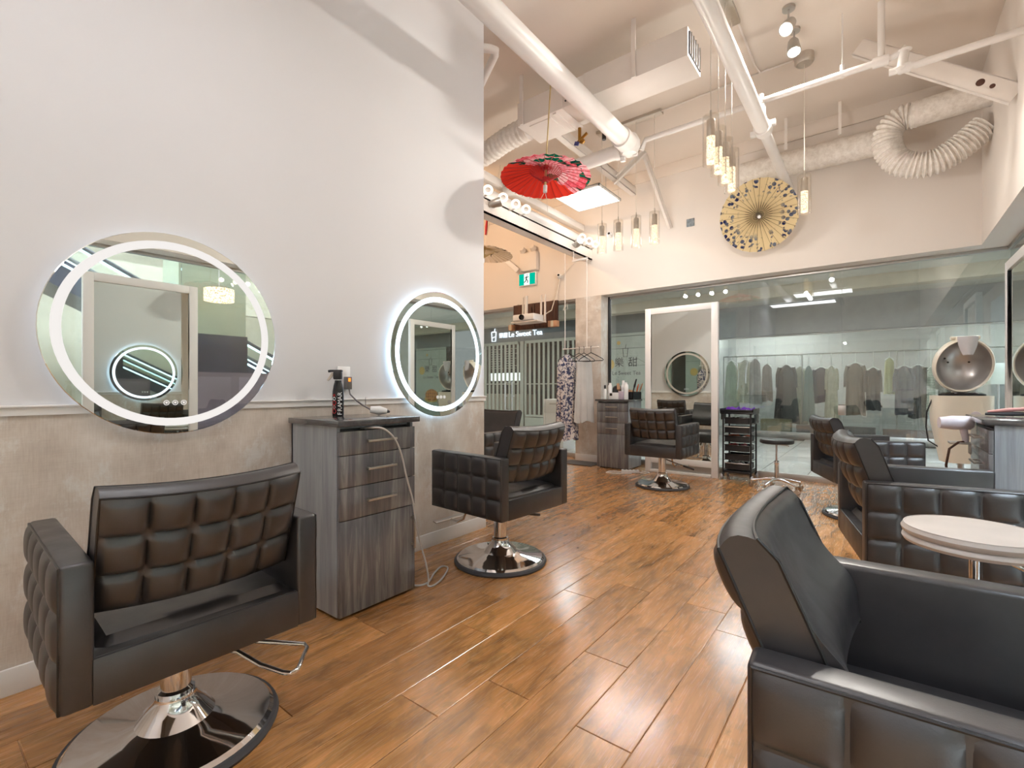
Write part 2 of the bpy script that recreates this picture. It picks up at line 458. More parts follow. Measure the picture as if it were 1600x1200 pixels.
def rail_profile(name, y0, y1, x, sgn=1):
    return struct(MB().b2((x, y0, 1.09), (x + .014, y1, 1.122)).b2((x, y0, 1.122), (x + .024, y1, 1.131), .002).done(name, 'trim'))
rail_profile('trim_1', YF, YE + .012, XL)
struct(MB().b2((-6.3, YE, 1.09), (XL + .012, YE + .016, 1.131), .002).done('trim_2', 'trim'))
struct(MB().b2((XL, YF, 0), (XL + .014, YE + .012, .105), .003).done('baseboard_left', 'trim'))
struct(MB().b2((-6.3, YE, 0), (XL + .012, YE + .016, .105), .003).done('baseboard_alcove', 'trim'))
struct(MB().b2((-6.3, YB - .02, ZC - .17), (XR, YB, ZC), .002).done('trim_3', 'ceiling'))     # ledger along the back wall under the ceiling
# soffit edges of the bulkheads are part of the walls; window heads and sills
def window(name, panes, axis, fixed, head=ZT, sill=.075):
    """row of frameless glass panes in a slim aluminium head and sill; each pane its own object"""
    f = MB()
    a, b = panes[0][0], panes[-1][1]
    for z0, z1, d in ((0, sill, .03), (head - .035, head, .025)):
        if axis == 'x': f.b2((a, fixed - d, z0), (b, fixed + d, z1), .002)
        else: f.b2((fixed - d, a, z0), (fixed + d, b, z1), .002)
    root = struct(f.done(name, 'alu'))
    for p0, p1 in panes:
        g = .002
        if axis == 'x': MB().b2((p0 + g, fixed - .005, sill), (p1 - g, fixed + .005, head - .035)).done('pane', 'pane', root, angle=0)
        else: MB().b2((fixed - .005, p0 + g, sill), (fixed + .005, p1 - g, head - .035)).done('pane', 'pane', root, angle=0)
    return root
wb = window('window_1', [(-3.52, -2.80), (-2.80, -1.41), (-1.41, -.37), (-.37, .36), (.36, XG)], 'x', YG)
MB().b2((-3.528, YG - .03, 0), (-3.50, YG + .03, ZT)).done('frame', 'black', wb, angle=0)
MB().b2((-.41, YG - .03, .86), (-.33, YG + .03, .98), .004).done('lock', 'alu', wb)
window('window_2', [(-6.3, -5.55), (-5.55, -4.78), (-4.78, -4.0)], 'x', YG)
window('window_3', [(a, a + 1.29) for a in [-3.17 + 1.29 * i for i in range(8)]], 'y', XG)

# ------------------------------------------------------------------ salon chairs (local: facing +x, column at origin)
def pillow(mb, o, u, v, n, nu, nv, depth, sub=9):
    o, u, v, n = Vector(o), Vector(u), Vector(v), Vector(n)
    def f(a, b):
        fu = (a * nu) % 1 if a < 1 else 0; fv = (b * nv) % 1 if b < 1 else 0
        h = (1 - abs(2 * fu - 1) ** 2.6) * (1 - abs(2 * fv - 1) ** 2.6)
        return o + u * a + v * b + n * (depth * math.sqrt(max(h, 0)))
    mb.grid(f, nu * sub, nv * sub)

def back_surface(mb, quilt):
    W, Hh = .53, .355
    rb, rt = Vector((-.325, 0, .595)), Vector((-.44, 0, .928))
    up = (rt - rb); nrm = Vector((up.z, 0, -up.x)).normalized()     # points to the front (+x)
    def wrap(a): return .034 * (2 * a - 1) ** 2
    if quilt:
        def f(a, b):
            fu = (a * 5) % 1 if a < 1 else 0; fv = (b * 3) % 1 if b < 1 else 0
            h = math.sqrt(max(0, (1 - abs(2 * fu - 1) ** 2.6) * (1 - abs(2 * fv - 1) ** 2.6)))
            edge = 1
            return rb + up * b + Vector((0, (a - .5) * W, 0)) + nrm * (wrap(a) - .022 * h)
        mb.grid(f, 50, 30)
    else:
        T = .085
        def prof(b):       # front thickness along height with a lumbar swell
            return T + .03 * math.exp(-((b - .28) / .2) ** 2)
        def f(a, t):
            # wrap round: front from bottom to top, over the top
            if t < .06: b = 0; d = t / .06
            elif t > .88: b = 1; d = 1 - (t - .88) / .12
            else: b = (t - .06) / .82; d = 1
            rnd = .018 * (max(0, (b - .9) / .1) ** 2)
            return rb + up * (b + .045 * math.sin(d * PI) * (1 if b == 1 else 0)) + Vector((0, (a - .5) * W, 0)) + nrm * (wrap(a) + (prof(b) - rnd) * d)
        vs_ = mb.grid(f, 20, 40)
        for col in (vs_[0], vs_[-1]):
            mb.bm.faces.new(col)

def make_chair(lever='pedal'):
    t = thing('salon_chair', 'tmp', 'chair')
    b = MB().lathe([(0, .012), (.30, .012), (.302, .03), (.289, .042), (.16, .055), (.115, .07), (.085, .105), (.062, .135), (.06, .15), (0, .15)], seg=48).done('base', 'chrome', t, angle=30)
    MB().lathe([(0, 0), (.315, 0), (.32, .012), (.313, .026), (.301, .028), (.299, .012)], seg=48).done('rim', 'rubber', b)
    c = MB().cyl((0, 0, .14), (0, 0, .385), .045, seg=28).lathe([(.045, .15), (.055, .15), (.055, .165), (.045, .172)], seg=28).done('column', 'chrome', t)
    MB().b2((-.13, -.15, .372), (.13, .15, .392), .004).done('mount_plate', 'black', t)
    for s in (-1, 1):
        yo, yi = s * .34, s * .27
        a = MB().box((-.05, (yo + yi) / 2, .5825), (.66, .07, .385), None, .012, 3).done('armrest', 'leather', t)
        q = MB(); pillow(q, (-.376, yo - s * .003, .394), (.652, 0, 0), (0, 0, .377), (0, s, 0), 5, 3, .02)
        q.done('tufted_panel', 'leather', a, angle=60)
        pts = [(-.372, yo, .768), (.272, yo, .768), (.272, yo, .397), (-.372, yo, .397)]
        MB().tube(pts, .0035, 6, closed=True).done('piping', 'piping', a)
    s = MB().box((-.05, 0, .4525), (.66, .55, .125), None, .005, 2).done('seat_base', 'leather', t)
    MB().tube([(-.372, -.268, .513), (-.372, .268, .513)], .0035, 6).done('piping', 'piping', s)
    def cushion(a, b2):
        x = -.335 + .60 * a; y = -.262 + .524 * b2
        e = min(a, 1 - a, (b2) * .9, (1 - b2) * .9)
        return Vector((x, y, .512 + .03 * min(1, e / .05) ** .5 + .012 * math.sin(PI * a) * math.sin(PI * b2)))
    cu = MB(); cu.grid(cushion, 24, 20); cu.done('seat_cushion', 'leather', t)
    k = MB(); back_surface(k, False); bk = k.done('backrest', 'leather', t, angle=50)
    k = MB(); back_surface(k, True); k.done('tufted_panel', 'leather', bk, angle=60)
    # seam piping round the rear and front of the back
    rb, rt = Vector((-.325, 0, .595)), Vector((-.44, 0, .928)); up = rt - rb; nrm = Vector((up.z, 0, -up.x)).normalized()
    for d, nm in ((0, 'piping'), (.086, 'piping')):
        pts = [rb + up * bb + Vector((0, (a - .5) * .53, 0)) + nrm * (.034 * (2 * a - 1) ** 2 + d - (.016 if bb == 1 and d else 0)) for a, bb in
               [(0, 0), (0, .5), (0, .88), (0, 1)] + [(i / 10, 1) for i in range(1, 10)] + [(1, 1), (1, .88), (1, .5), (1, 0)]]
        MB().tube(pts, .0035, 6).done(nm, 'piping', bk)
    # flat bar footrest at the front and the pump lever
    fr = MB().tube([(.20, 0, .39), (.27, 0, .34), (.33, 0, .22), (.40, 0, .185), (.47, 0, .19)], .011, 10).done('footrest', 'chrome', t)
    MB().box((.485, 0, .195), (.045, .30, .012), (0, R(-12), 0), .004).done('foot_bar', 'alu', fr)
    if lever == 'pedal':
        lv = MB().tube([(0, -.05, .33), (-.02, -.16, .30), (-.03, -.28, .27)], .009, 10).done('pump_lever', 'chrome', t)
        MB().box((-.034, -.33, .262), (.035, .13, .02), (R(15), 0, R(6)), .006).done('pedal', 'black', lv)
    else:
        MB().tube([(0, -.05, .30), (-.10, -.16, .27), (-.20, -.20, .24), (-.30, -.235, .235), (-.325, -.25, .235), (-.32, -.275, .235), (-.22, -.36, .24), (-.19, -.365, .242), (-.06, -.20, .28), (.02, -.05, .30)], .0085, 10).done('pump_lever', 'chrome', t)
    for ch in kids(t):
        if ch.name.split('.')[0] not in ('base', 'column', 'mount_plate', 'pump_lever'): ch.location.x += .05
    return t
CH = 'salon chairs'
chair_a = make_chair('pedal')
chair_l = make_chair('loop')
for c in kids(chair_l):
    if c.name.split('.')[0] in ('base', 'column'): c.location.x -= .03; c.location.y += .01
def put_chair(src, x, y, deg, label, z=0, first=False, lean=0):
    o = src if first else copy_tree(src)
    o.location = (x, y, 0); o.rotation_euler = (0, 0, R(deg)); o['label'] = label; o['group'] = CH
    if lean:
        for c in kids(o):
            if c.name.split('.')[0] == 'backrest':
                p = Vector((-.275, 0, .6)); m = Matrix.Rotation(R(-lean), 3, 'Y')
                c.rotation_euler = (0, R(-lean), 0); c.location = c.location + p - m @ p
    if z:
        for c in kids(o):
            if c.name.split('.')[0] not in ('base', 'column'): c.location.z += z
    return o
put_chair(chair_l, -1.955, .595, 178, 'black tufted salon chair below the bigger-looking round mirror, its loop shaped chrome pump lever showing', z=-.03, first=True)
put_chair(chair_a, -2.085, 2.555, 176, 'black tufted salon chair facing the brightly glowing round mirror, past the grey drawer cabinet', first=True)
put_chair(chair_a, -3.25, 3.66, -90, 'salon chair half hidden past the white wall edge, showing the smooth front of its back')
put_chair(chair_a, -2.10, 5.70, 90, 'tufted salon chair facing the tall white framed mirror beside the trolley')
put_chair(chair_a, .14, 1.20, 3, 'closest salon chair, shown from the side with thick stitched arms and a smooth backrest', z=-.02, lean=5)
put_chair(chair_a, .20, 3.07, 12, 'salon chair partly covered by the round light grey stool seat')
put_chair(chair_a, -.125, 5.47, 22, 'salon chair turned towards the hood dryer, its chrome base in view', z=-.035)

# ------------------------------------------------------------------ drawer cabinets (local: front towards +x, width along y, back at x=0)
def make_cabinet(w_=.50, d_=.48, h=1.03, handle_side=1):
    t = thing('drawer_cabinet', 'tmp', 'cabinet')
    hw = w_ / 2
    b = MB().b2((0, -hw, .015), (d_ - .022, -hw + .018, h - .03)).b2((0, hw - .018, .015), (d_ - .022, hw, h - .03))
    b.b2((0, -hw, .015), (.012, hw, h - .03)).b2((0, -hw + .018, .015), (d_ - .022, hw - .018, .035)).b2((0, -hw + .018, h - .048), (d_ - .05, hw - .018, h - .03))
    b.done('carcass', 'greyside', t, angle=0)
    MB().b2((.02, -hw + .03, 0), (d_ - .05, hw - .03, .016)).done('plinth', 'black', t, angle=0)
    MB().b2((.015, -hw + .02, h - .06), (d_ - .06, hw - .02, h - .05)).b2((d_ - .03, -hw + .02, h - .062), (d_ - .024, hw - .02, h - .052)).done('slot_rail', 'black', t, angle=0)
    MB().b2((0, -hw - .02, h - .03), (d_ + .022, hw + .02, h), .002).done('worktop', 'greytop', t)
    zs = [(.015, .507), (.511, .677), (.681, .845), (.849, .972)]
    for i, (z0, z1) in enumerate(zs):
        nm = 'door' if i == 0 else 'drawer'
        f = MB().b2((d_ - .02, -hw + .002, z0), (d_, hw - .002, z1), .0015).done(nm, 'greywood', t)
        m = MB()
        if i == 0:
            y = handle_side * (hw - .025)
            m.b2((d_ + .022, y - .006, .26), (d_ + .034, y + .006, .46), .002).b2((d_, y - .005, .275), (d_ + .024, y + .005, .287)).b2((d_, y - .005, .433), (d_ + .024, y + .005, .445))
        else:
            z = (z0 + z1) / 2 + .005
            m.b2((d_ + .022, -.095, z - .006), (d_ + .034, .095, z + .006), .002).b2((d_, -.085, z - .005), (d_ + .024, -.073, z + .005)).b2((d_, .073, z - .005), (d_ + .024, .085, z + .005))
        m.done('handle', 'steel', f)
    return t
cab = make_cabinet()
cab.location = (XL + .026, 1.623, 0); cab['label'] = 'grey wood drawer cabinet between the two round wall mirrors, spray bottle on it'; cab['group'] = 'grey drawer cabinets'
c2 = make_cabinet(handle_side=1)
c2.location = (-3.14, 6.475 + .475, 0); c2.rotation_euler = (0, 0, R(-90)); c2['label'] = 'grey wood drawer cabinet crowded with white bottles, beside the beige pillar'; c2['group'] = 'grey drawer cabinets'
c3 = make_cabinet(w_=.64, d_=.46)
c3.location = (.92, 3.88, 0); c3.rotation_euler = (0, 0, R(180)); c3['label'] = 'grey wood cabinet with a white hair dryer hung from its drawer front'; c3['group'] = 'grey drawer cabinets'

# ------------------------------------------------------------------ round wall mirrors
def make_round_mirror(label, lit, x=None, loc=None, rot=None):
    """local: glass faces +x"""
    t = thing('round_mirror', label, 'mirror', loc, 0, 'round led mirrors'); t.rotation_euler = (0, 0, rot)
    rad = .4725
    MB().lathe([(0, .028), (.40, .028), (.40, .03), (.40, .036)], seg=72, rot=(0, R(90), 0)).lathe([(0, .036), (.398, .036)], seg=72, rot=(0, R(90), 0)).done('mirror_glass', 'mirror', t, angle=30)
    MB().lathe([(.434, .036), (rad - .003, .036), (rad, .034), (rad, .03), (.434, .03)], seg=72, rot=(0, R(90), 0)).done('mirror_edge', 'mirror', t, angle=30)
    MB().lathe([(.398, .0362), (.434, .0362), (.434, .03), (.398, .03)], seg=72, rot=(0, R(90), 0)).done('light_ring', {2: 'led_ring', 1: 'frosted_off', 0: 'frosted_dull'}[lit], t, angle=30)
    MB().lathe([(.0, .001), (.425, .001), (.425, .026), (.0, .026)], seg=72, rot=(0, R(90), 0)).done('housing', 'white_plastic', t, angle=30)
    MB().lathe([(.427, .006), (.435, .006), (.435, .022), (.427, .022)], seg=72, rot=(0, R(90), 0)).done('backlight', {2: 'led_back', 1: 'led_back_soft', 0: 'frosted_dull'}[lit], t, angle=30)
    m = MB()
    for i in range(3): m.lathe([(.009, .0368), (.012, .0368), (.012, .036), (.009, .036)], (0, -.035 + i * .035, -.325), 16, (0, R(90), 0)).lathe([(0, .0368), (.005, .0368)], (0, -.035 + i * .035, -.325), 10, (0, R(90), 0))
    m.done('touch_button', 'frosted_off', t, kind='stuff')
    return t
make_round_mirror('largest-looking round mirror above the closest chair, its frosted ring glowing faintly', 1, loc=(XL + .004, .80, 1.455), rot=0)
make_round_mirror('round mirror with a bright cool white ring and halo, close to the wall end', 2, loc=(XL + .004, 2.53, 1.455), rot=0)
make_round_mirror('round mirror on the alcove wall, seen only inside the tall framed mirror', 0, loc=(-3.22, YE + .006, 1.5), rot=R(90))

# ------------------------------------------------------------------ tall framed mirrors (local: glass faces -y, x across)
def make_tall_mirror(label, loc, rz, wdt=1.0, h=2.34):
    t = thing('tall_mirror', label, 'mirror', loc, rz, 'white framed standing mirrors')
    hw = wdt / 2; fw = .085
    MB().b2((-hw, -.03, 0), (-hw + fw, .03, h), .003).b2((hw - fw, -.03, 0), (hw, .03, h), .003).b2((-hw + fw, -.03, h - fw), (hw - fw, .03, h), .003).b2((-hw + fw, -.03, .13), (hw - fw, .03, .13 + fw), .003).done('frame', 'trim', t)
    MB().b2((-hw + fw, .02, 0), (hw - fw, .03, .13)).done('kick_panel', 'alu', t, angle=0)
    MB().b2((-hw + fw, -.05, 0), (hw - fw, .02, .035), .003).done('foot', 'trim', t)
    MB().b2((-hw + fw - .004, -.012, .13 + fw - .004), (hw - fw + .004, -.004, h - fw + .004)).done('mirror_glass', 'mirror', t, angle=0)
    MB().b2((-hw + fw, .0, .13 + fw), (hw - fw, .028, h - fw)).done('backing', 'white_plastic', t, angle=0)
    return t
make_tall_mirror('tall white framed mirror standing on the floor against the back window', (-2.19, 6.645, 0), 0)
make_tall_mirror('tall white framed mirror cut by the picture edge, hood dryer reflected in it', (.95, 5.77, 0), R(-90), 1.06, 2.36)
make_tall_mirror('tall white framed mirror seen only in the closest round mirror', (.95, 1.6, 0), R(-90), 1.0, 2.36)

def bulb_light(parent, loc, watt, col=(1, .95, .89), r=.03):
    l = bpy.data.lights.new('bulb_lamp', 'POINT'); l.energy = watt; l.color = col; l.shadow_soft_size = r
    o = bpy.data.objects.new('bulb_lamp', l); C.objects.link(o); o.parent = parent; o.location = loc
# ------------------------------------------------------------------ ceiling services
def pipe_thing(name, label, cat, pieces, mat='pipe', group=None):
    t = thing(name, label, cat, pieces[0][1][0], 0, group); o = Vector(pieces[0][1][0])
    for nm, pts, r in pieces: MB().tube([Vector(p) - o for p in pts], r, 18).done(nm, mat, t)
    return t
t = thing('sprinkler_main', 'thick white ceiling pipe running over the red parasol, elbow at its far end', 'pipe', (-2.12, 4.7, 3.8))
MB().tube([(0, -7.7, 0), (0, -.02, 0)], .088, 28).done('pipe', 'pipe', t)
MB().tube([(0, -.14, 0), (0, .05, 0)], .105, 28).lathe([(0, -.115), (.08, -.1), (.115, -.03), (.115, .03), (.08, .1), (0, .115)], (0, .08, 0), 24).done('coupling', 'pipe', t)
MB().tube([(-.04, .1, -.02), (-1.7, .1, -.05)], .075, 24).tube([(-.10, .1, -.02), (-.16, .1, -.02)], .092, 24).done('branch_pipe', 'pipe', t)
MB().tube([(-.02, .0, .08), (.02, .14, .12)], .03).box((.05, .12, -.09), (.05, .04, .05), None, .006).box((-.08, .10, -.12), (.05, .04, .06), None, .006).done('clamp', 'pipe', t)
t = thing('drain_pipe', 'white ceiling pipe sloping past the glass pendants to the cream parasol', 'pipe', (-.89, 5.1, 3.7))
MB().tube([(.01, -7.9, 0), (0, -.02, 0)], .064, 24).done('pipe', 'pipe', t)
MB().tube([(0, 0, 0), (-.01, 1.82, 0)], .05, 24).done('thin_pipe', 'pipe', t)
MB().tube([(0, -.05, 0), (0, .05, 0)], .078, 24).box((.085, 0, .03), (.05, .05, .05), None, .006).box((-.085, 0, -.03), (.05, .05, .05), None, .006).tube([(0, -.03, .06), (0, -.03, .25)], .03, 12).done('coupling', 'pipe', t)
t = thing('sprinkler_line', 'slim white sprinkler pipe crossing the ceiling to the side wall', 'pipe', (-2.1, 5.06, 3.95))
MB().tube([(0, 0, -.1), (.05, 0, 0), (2.13, 0, 0)], .028, 16).done('pipe', 'pipe', t)
MB().tube([(2.16, -.02, -.13), (2.98, -.02, -.13)], .028, 16).done('pipe', 'pipe', t)
MB().tube([(2.05, 0, 0), (2.16, 0, 0)], .042, 14).tube([(2.11, 0, 0), (2.11, 0, .5)], .026, 14).tube([(2.16, 0, .0), (2.25, -.01, .02)], .026, 14).lathe([(0, -.05), (.05, 0), (0, .05)], (2.26, -.01, .02), 14).tube([(2.26, -.01, .02), (2.24, -.02, -.13)], .036, 14).lathe([(0, -.05), (.05, 0), (0, .05)], (2.235, -.02, -.13), 14).tube([(2.235, -.02, -.13), (2.30, -.02, -.13)], .038, 14).done('fitting', 'pipe', t)
MB().tube([(1.19, 0, -.02), (1.19, 0, .06)], .036, 14).tube([(1.06, 0, 0), (1.13, 0, 0)], .04, 14).done('fitting', 'pipe', t)
MB().tube([(1.84, 0, -.03), (1.84, 0, .08)], .018, 10).tube([(1.84, 0, 0), (1.84, 0, .53)], .006, 8).done('hanger_rod', 'pipe', t)
# air handler and duct
t = thing('air_duct', 'white rectangular air conditioning unit and duct hung below the ceiling', 'duct', (-2.7, 4.0, 3.96))
MB().b2((-.33, 0, 0), (.22, .43, .245), .004).done('unit', 'service', t)
MB().b2((.22, .005, .005), (.46, .40, .24), .003).done('collar', 'service', t)
d = MB().b2((.46, .0, .003), (1.44, .36, .245), .003).done('duct', 'service', t)
MB().b2((1.44, .03, .03), (1.45, .33, .22)).done('vent', 'rubber', d, angle=0)
g = MB()
for i in range(5): g.box((1.452, .06 + .06 * i, .125), (.012, .012, .19), (0, 0, R(30)))
g.done('grille', 'alu', d, angle=0, kind='stuff')
MB().b2((-.22, .06, -.008), (.05, .36, 0), .002).b2((.10, .02, -.012), (.14, .42, 0)).done('access_panel', 'service', t)
for i in range(6): MB().cyl((.26 + .05 * (i % 2) + .02 * (i // 2), -.004, .06 + .07 * (i // 2)), (.26 + .05 * (i % 2) + .02 * (i // 2), .01, .06 + .07 * (i // 2)), .008, seg=10).done('bolt', 'rubber', t)
for xx, yy, z1 in ((-.27, -.01, .52), (-.2, .38, .52), (.97, -.01, .52), (.4, .39, .52)):
    MB().b2((xx - .02, yy - .008, .0 if yy < 0 else .2), (xx + .02, yy + .004, z1)).done('hanger_strap', 'service', t, angle=0)
def flex(mb, pts, r, pitch=.035, amp=.012, n=400, seg=22):
    # sample a smooth path and corrugate
    P = [Vector(p) for p in pts]
    def cr(i, u):
        p0, p1, p2, p3 = P[max(i - 1, 0)], P[i], P[i + 1], P[min(i + 2, len(P) - 1)]
        return .5 * ((2 * p1) + (p2 - p0) * u + (2 * p0 - 5 * p1 + 4 * p2 - p3) * u * u + (3 * p1 - p0 - 3 * p2 + p3) * u ** 3)
    path = []
    for i in range(len(P) - 1):
        for k in range(40): path.append(cr(i, k / 40))
    path.append(P[-1])
    L = [0]
    for a, b in zip(path, path[1:]): L.append(L[-1] + (b - a).length)
    out, rr = [], []
    n = int(L[-1] / pitch * 6); j = 0
    rnd = random.Random(3)
    for i in range(n + 1):
        s_ = L[-1] * i / n
        while j < len(L) - 2 and L[j + 1] < s_: j += 1
        u = (s_ - L[j]) / max(L[j + 1] - L[j], 1e-9)
        out.append(path[j].lerp(path[j + 1], u)); rr.append(r + amp * math.sin(i / 6 * 2 * PI) + rnd.uniform(-.002, .002))
    mb.tube(out, rr, seg); return mb
t = thing('flexible_duct', 'wrinkled round duct running from the air unit behind the white wall edge', 'duct', (-3.06, 4.22, 4.02))
fx = flex(MB(), [(0, 0, .03), (-.3, 0, .0), (-.7, .02, -.06), (-1.3, .02, -.06)], .12, .06, .006).done('hose', 'duct_wrap', t)
MB().tube([(.02, 0, .03), (-.04, 0, .03)], .125, 22).done('collar', 'service', t)
t = thing('flexible_duct', 'fat ribbed white hose looping under the insulated ducts by the side wall', 'duct', (.25, 6.3, 3.98))
flex(MB(), [(.02, .02, .0), (-.09, .03, -.005), (-.18, .04, -.10), (-.19, .05, -.245), (-.125, .05, -.40), (-.015, .05, -.49), (.155, .05, -.52), (.32, .05, -.46), (.44, .05, -.37), (.54, .05, -.285)], .118, .036, .013).done('hose', 'duct_wrap', t)
MB().tube([(.0, .02, 0), (.585, .02, .02)], .125, 24).done('insulated_duct', 'duct_wrap', t)
MB().tube([(.03, .02, 0), (.05, .02, 0)], .129, 24).done('clamp_band', 'service', t)
t = thing('insulated_duct', 'long wrapped round duct along the back wall above the cream parasol', 'duct', (-1.42, 6.72, 3.97))
flex(MB(), [(0, 0, 0), (.5, 0, -.005), (1.0, 0, -.01), (1.62, 0, -.02)], .142, .2, .003).done('hose', 'duct_wrap', t)
for xx, a, b in ((1.06, .13, .5), (.52, .13, .5)):
    MB().b2((xx - .015, -.15, .12), (xx + .015, -.14, b)).done('hanger_strap', 'service', t, angle=0)
# seismic brace (steel channel) at the side wall
def brace(label, p0, p1, dim, name='steel_brace', holes=False):
    p0, p1 = Vector(p0), Vector(p1); d = p1 - p0; L = d.length
    t = thing(name, label, 'brace', p0); t.rotation_euler = d.to_track_quat('X', 'Z').to_euler()
    wd, ht = dim
    MB().b2((0, -.004, -ht / 2), (L, .004, ht / 2), .001).b2((0, -.004, ht / 2 - .008), (L, wd, ht / 2)).b2((0, -.004, -ht / 2), (L, wd, -ht / 2 + .008)).done('channel', 'service', t)
    if holes:
        for xx, r in ((L - .27, .028), (L - .18, .018), (.42, .02)):
            MB().cyl((xx, -.0055, 0), (xx, -.003, 0), r, seg=16).done('hole', 'darkwood', t)
    return t
brace('pierced white steel channel slanting from ceiling to the side wall', (-.16, 5.4, 4.34), (.84, 5.28, 3.47), (.05, .14), holes=True)
brace('white strut leaning on the back wall behind the four pendants', (-2.56, 6.3, 4.44), (-2.39, 6.86, 3.52), (.04, .06))
brace('white strut slanting down towards the ring lamps, behind the thick branch pipe', (-2.52, 6.22, 4.42), (-2.99, 6.2, 4.11), (.04, .08))
brace('white beam under the ceiling ending above the square light panel', (-2.94, 4.6, 4.2), (-2.94, 6.88, 4.2), (.08, .11), 'ceiling_joist')
brace('white joist under the ceiling behind the brass valve', (-2.45, 4.5, 4.27), (-2.45, 5.2, 4.27), (.09, .11), 'ceiling_joist')
# elbowed pipe at the wall edge
pipe_thing('elbow_pipe', 'bent white pipe near the ceiling at the white wall edge', 'pipe', [('pipe', [(-2.9, 3.0, 4.2), (-2.72, 3.2, 4.2), (-2.70, 3.24, 4.2), (-2.74, 3.28, 4.2), (-3.25, 3.6, 4.2)], .035)])
# brass valve and orange handle valve
t = thing('brass_valve', 'small brass valve with blue handle above the red parasol', 'valve', (-2.52, 4.42, 3.83))
MB().tube([(0, 0, .2), (0, 0, -.02)], .018).tube([(-.03, 0, -.02), (.09, 0, .05)], .016).lathe([(0, -.03), (.03, -.01), (.03, .01), (0, .03)], (.03, 0, -.02), 14).done('body', 'brass', t)
MB().box((-.03, -.01, -.03), (.05, .02, .04), (0, R(20), 0), .005).done('handle', 'blue', t)
t = thing('gate_valve', 'small valve with orange handle beside the thick ceiling pipe', 'valve', (-2.3, 4.55, 3.98))
MB().tube([(0, 0, -.16), (0, 0, .05)], .022).lathe([(0, -.03), (.03, -.01), (.03, .01), (0, .03)], (0, 0, 0), 14).done('body', 'black', t)
MB().box((-.03, -.03, .03), (.05, .02, .12), (0, R(10), 0), .006).done('handle', 'orange', t)
# thin conduit on the ceiling
t = thing('ceiling_conduit', 'thin metal conduit clipped along the ceiling to the round lamp canopy', 'conduit', (-.98, 5.45, 4.462))
MB().tube([(-1.4, .06, 0), (-.02, 0, 0), (.3, .0, 0)], .009, 8).tube([(0, 0, .0), (-.02, -.15, 0), (-.02, -2.2, 0)], .009, 8).done('conduit', 'service', t)
# ------------------------------------------------------------------ the beam with its duct, ring lamps and spots
beam = struct(MB().b2((-3.86, 3.0, 3.28), (-3.70, YB, 3.30)).b2((-3.72, 3.0, 3.28), (-3.70, YB, 3.46)).b2((-3.86, 3.0, 3.44), (-3.70, YB, 3.46)).done('beam', 'wall_cream', angle=0))
t = thing('round_duct', 'bright round duct lying along the beam behind the ring lamps', 'duct', (-3.86, 3.2, 3.58))
MB().tube([(0, 0, 0), (0, 3.65, 0)], .095, 24).done('pipe', 'pipe', t)
t = thing('cable_tray', 'pale trunking bar above the round duct on the beam', 'tray', (-3.88, 3.2, 3.82))
MB().b2((-.05, 0, -.05), (.05, 3.68, .05), .004).done('trunking', 'service', t)
for i, (y, lb) in enumerate([(4.16, 'ring lamp at the white wall edge, first of the upper four'), (4.44, 'ring lamp right above the chrome spot light on the beam'), (4.69, 'third ring lamp down the beam, below the red parasol rim'), (4.91, 'last ring lamp of the upper four, followed by a long gap'),
                             (6.36, 'ring lamp first after the long gap, over the second spot light'), (6.58, 'middle ring lamp of the lower three beside the pendants'), (6.78, 'ring lamp touching the outermost glass pendant in the picture')]):
    t = thing('ring_lamp', lb, 'lamp', (-3.58, y, 3.49), 0, 'ring lamps on the beam')
    pts = [(0, .046 * math.cos(2 * PI * k / 24), .046 * math.sin(2 * PI * k / 24)) for k in range(24)]
    rg = MB().tube(pts, .013, 10, closed=True).done('ring', 'ring_bulb', t, rot=(0, 0, R(-48)))
    bulb_light(t, (.04, 0, 0), W_RING, r=.05)
    MB().tube([(-.01, 0, -.055), (-.06, 0, -.06), (-.135, 0, -.05)], .008, 8).done('stem', 'alu', t)
def spot(label, loc, aim, power, ang=100, col=(1, .95, .88), bracket=(0, 0, .12)):
    t = thing('spot_light', label, 'lamp', loc, 0, 'adjustable spot lights')
    q = Vector(aim).normalized().to_track_quat('-Z', 'Y').to_euler()
    h = MB().lathe([(0, .09), (.03, .088), (.045, .06), (.055, -.03), (.058, -.06), (.05, -.06), (.045, -.045)], seg=24).done('housing', 'alu', t, rot=q)
    MB().lathe([(0, -.046), (.046, -.046)], seg=24).done('lens', 'spot_face', h, angle=0)
    b = Vector(bracket)
    MB().tube([(0, 0, 0), b], .008, 8).lathe([(0, -.012), (.05, -.012), (.05, .012), (0, .012)], b, 20).done('bracket', 'alu', t)
    if power:
        l = bpy.data.lights.new('spot_lamp', 'SPOT'); l.energy = power; l.color = col; l.spot_size = R(ang); l.spot_blend = .6; l.shadow_soft_size = .05
        lo = bpy.data.objects.new('spot_lamp', l); C.objects.link(lo); lo.parent = t; lo.rotation_euler = q
        lo.location = Vector(aim).normalized() * .09
    return t
spot('chrome spot light clipped on the beam below the ring lamps', (-3.62, 4.36, 3.41), (.8, .5, .25), 3, bracket=(-.08, 0, -.02))
spot('chrome spot light at the far end of the beam near the pendants', (-3.62, 6.30, 3.40), (.7, -.4, .3), 3.5, bracket=(-.08, 0, -.02))
spot('bright spot light on the ceiling beside the round pendant canopy', (-.62, 4.98, 4.30), (.1, -.3, -1), 90, 140, bracket=(0, .03, .17))
spot('bright ceiling spot light at the top picture edge', (-.62, 4.66, 4.30), (-.3, -.8, -1), 130, 140, bracket=(0, .03, .17))
spot('warm spot light inside the alcove ceiling', (-5.3, 4.4, 4.2), (.1, 1, -.45), 105, 120, (1, .66, .40), (0, 0, .27))
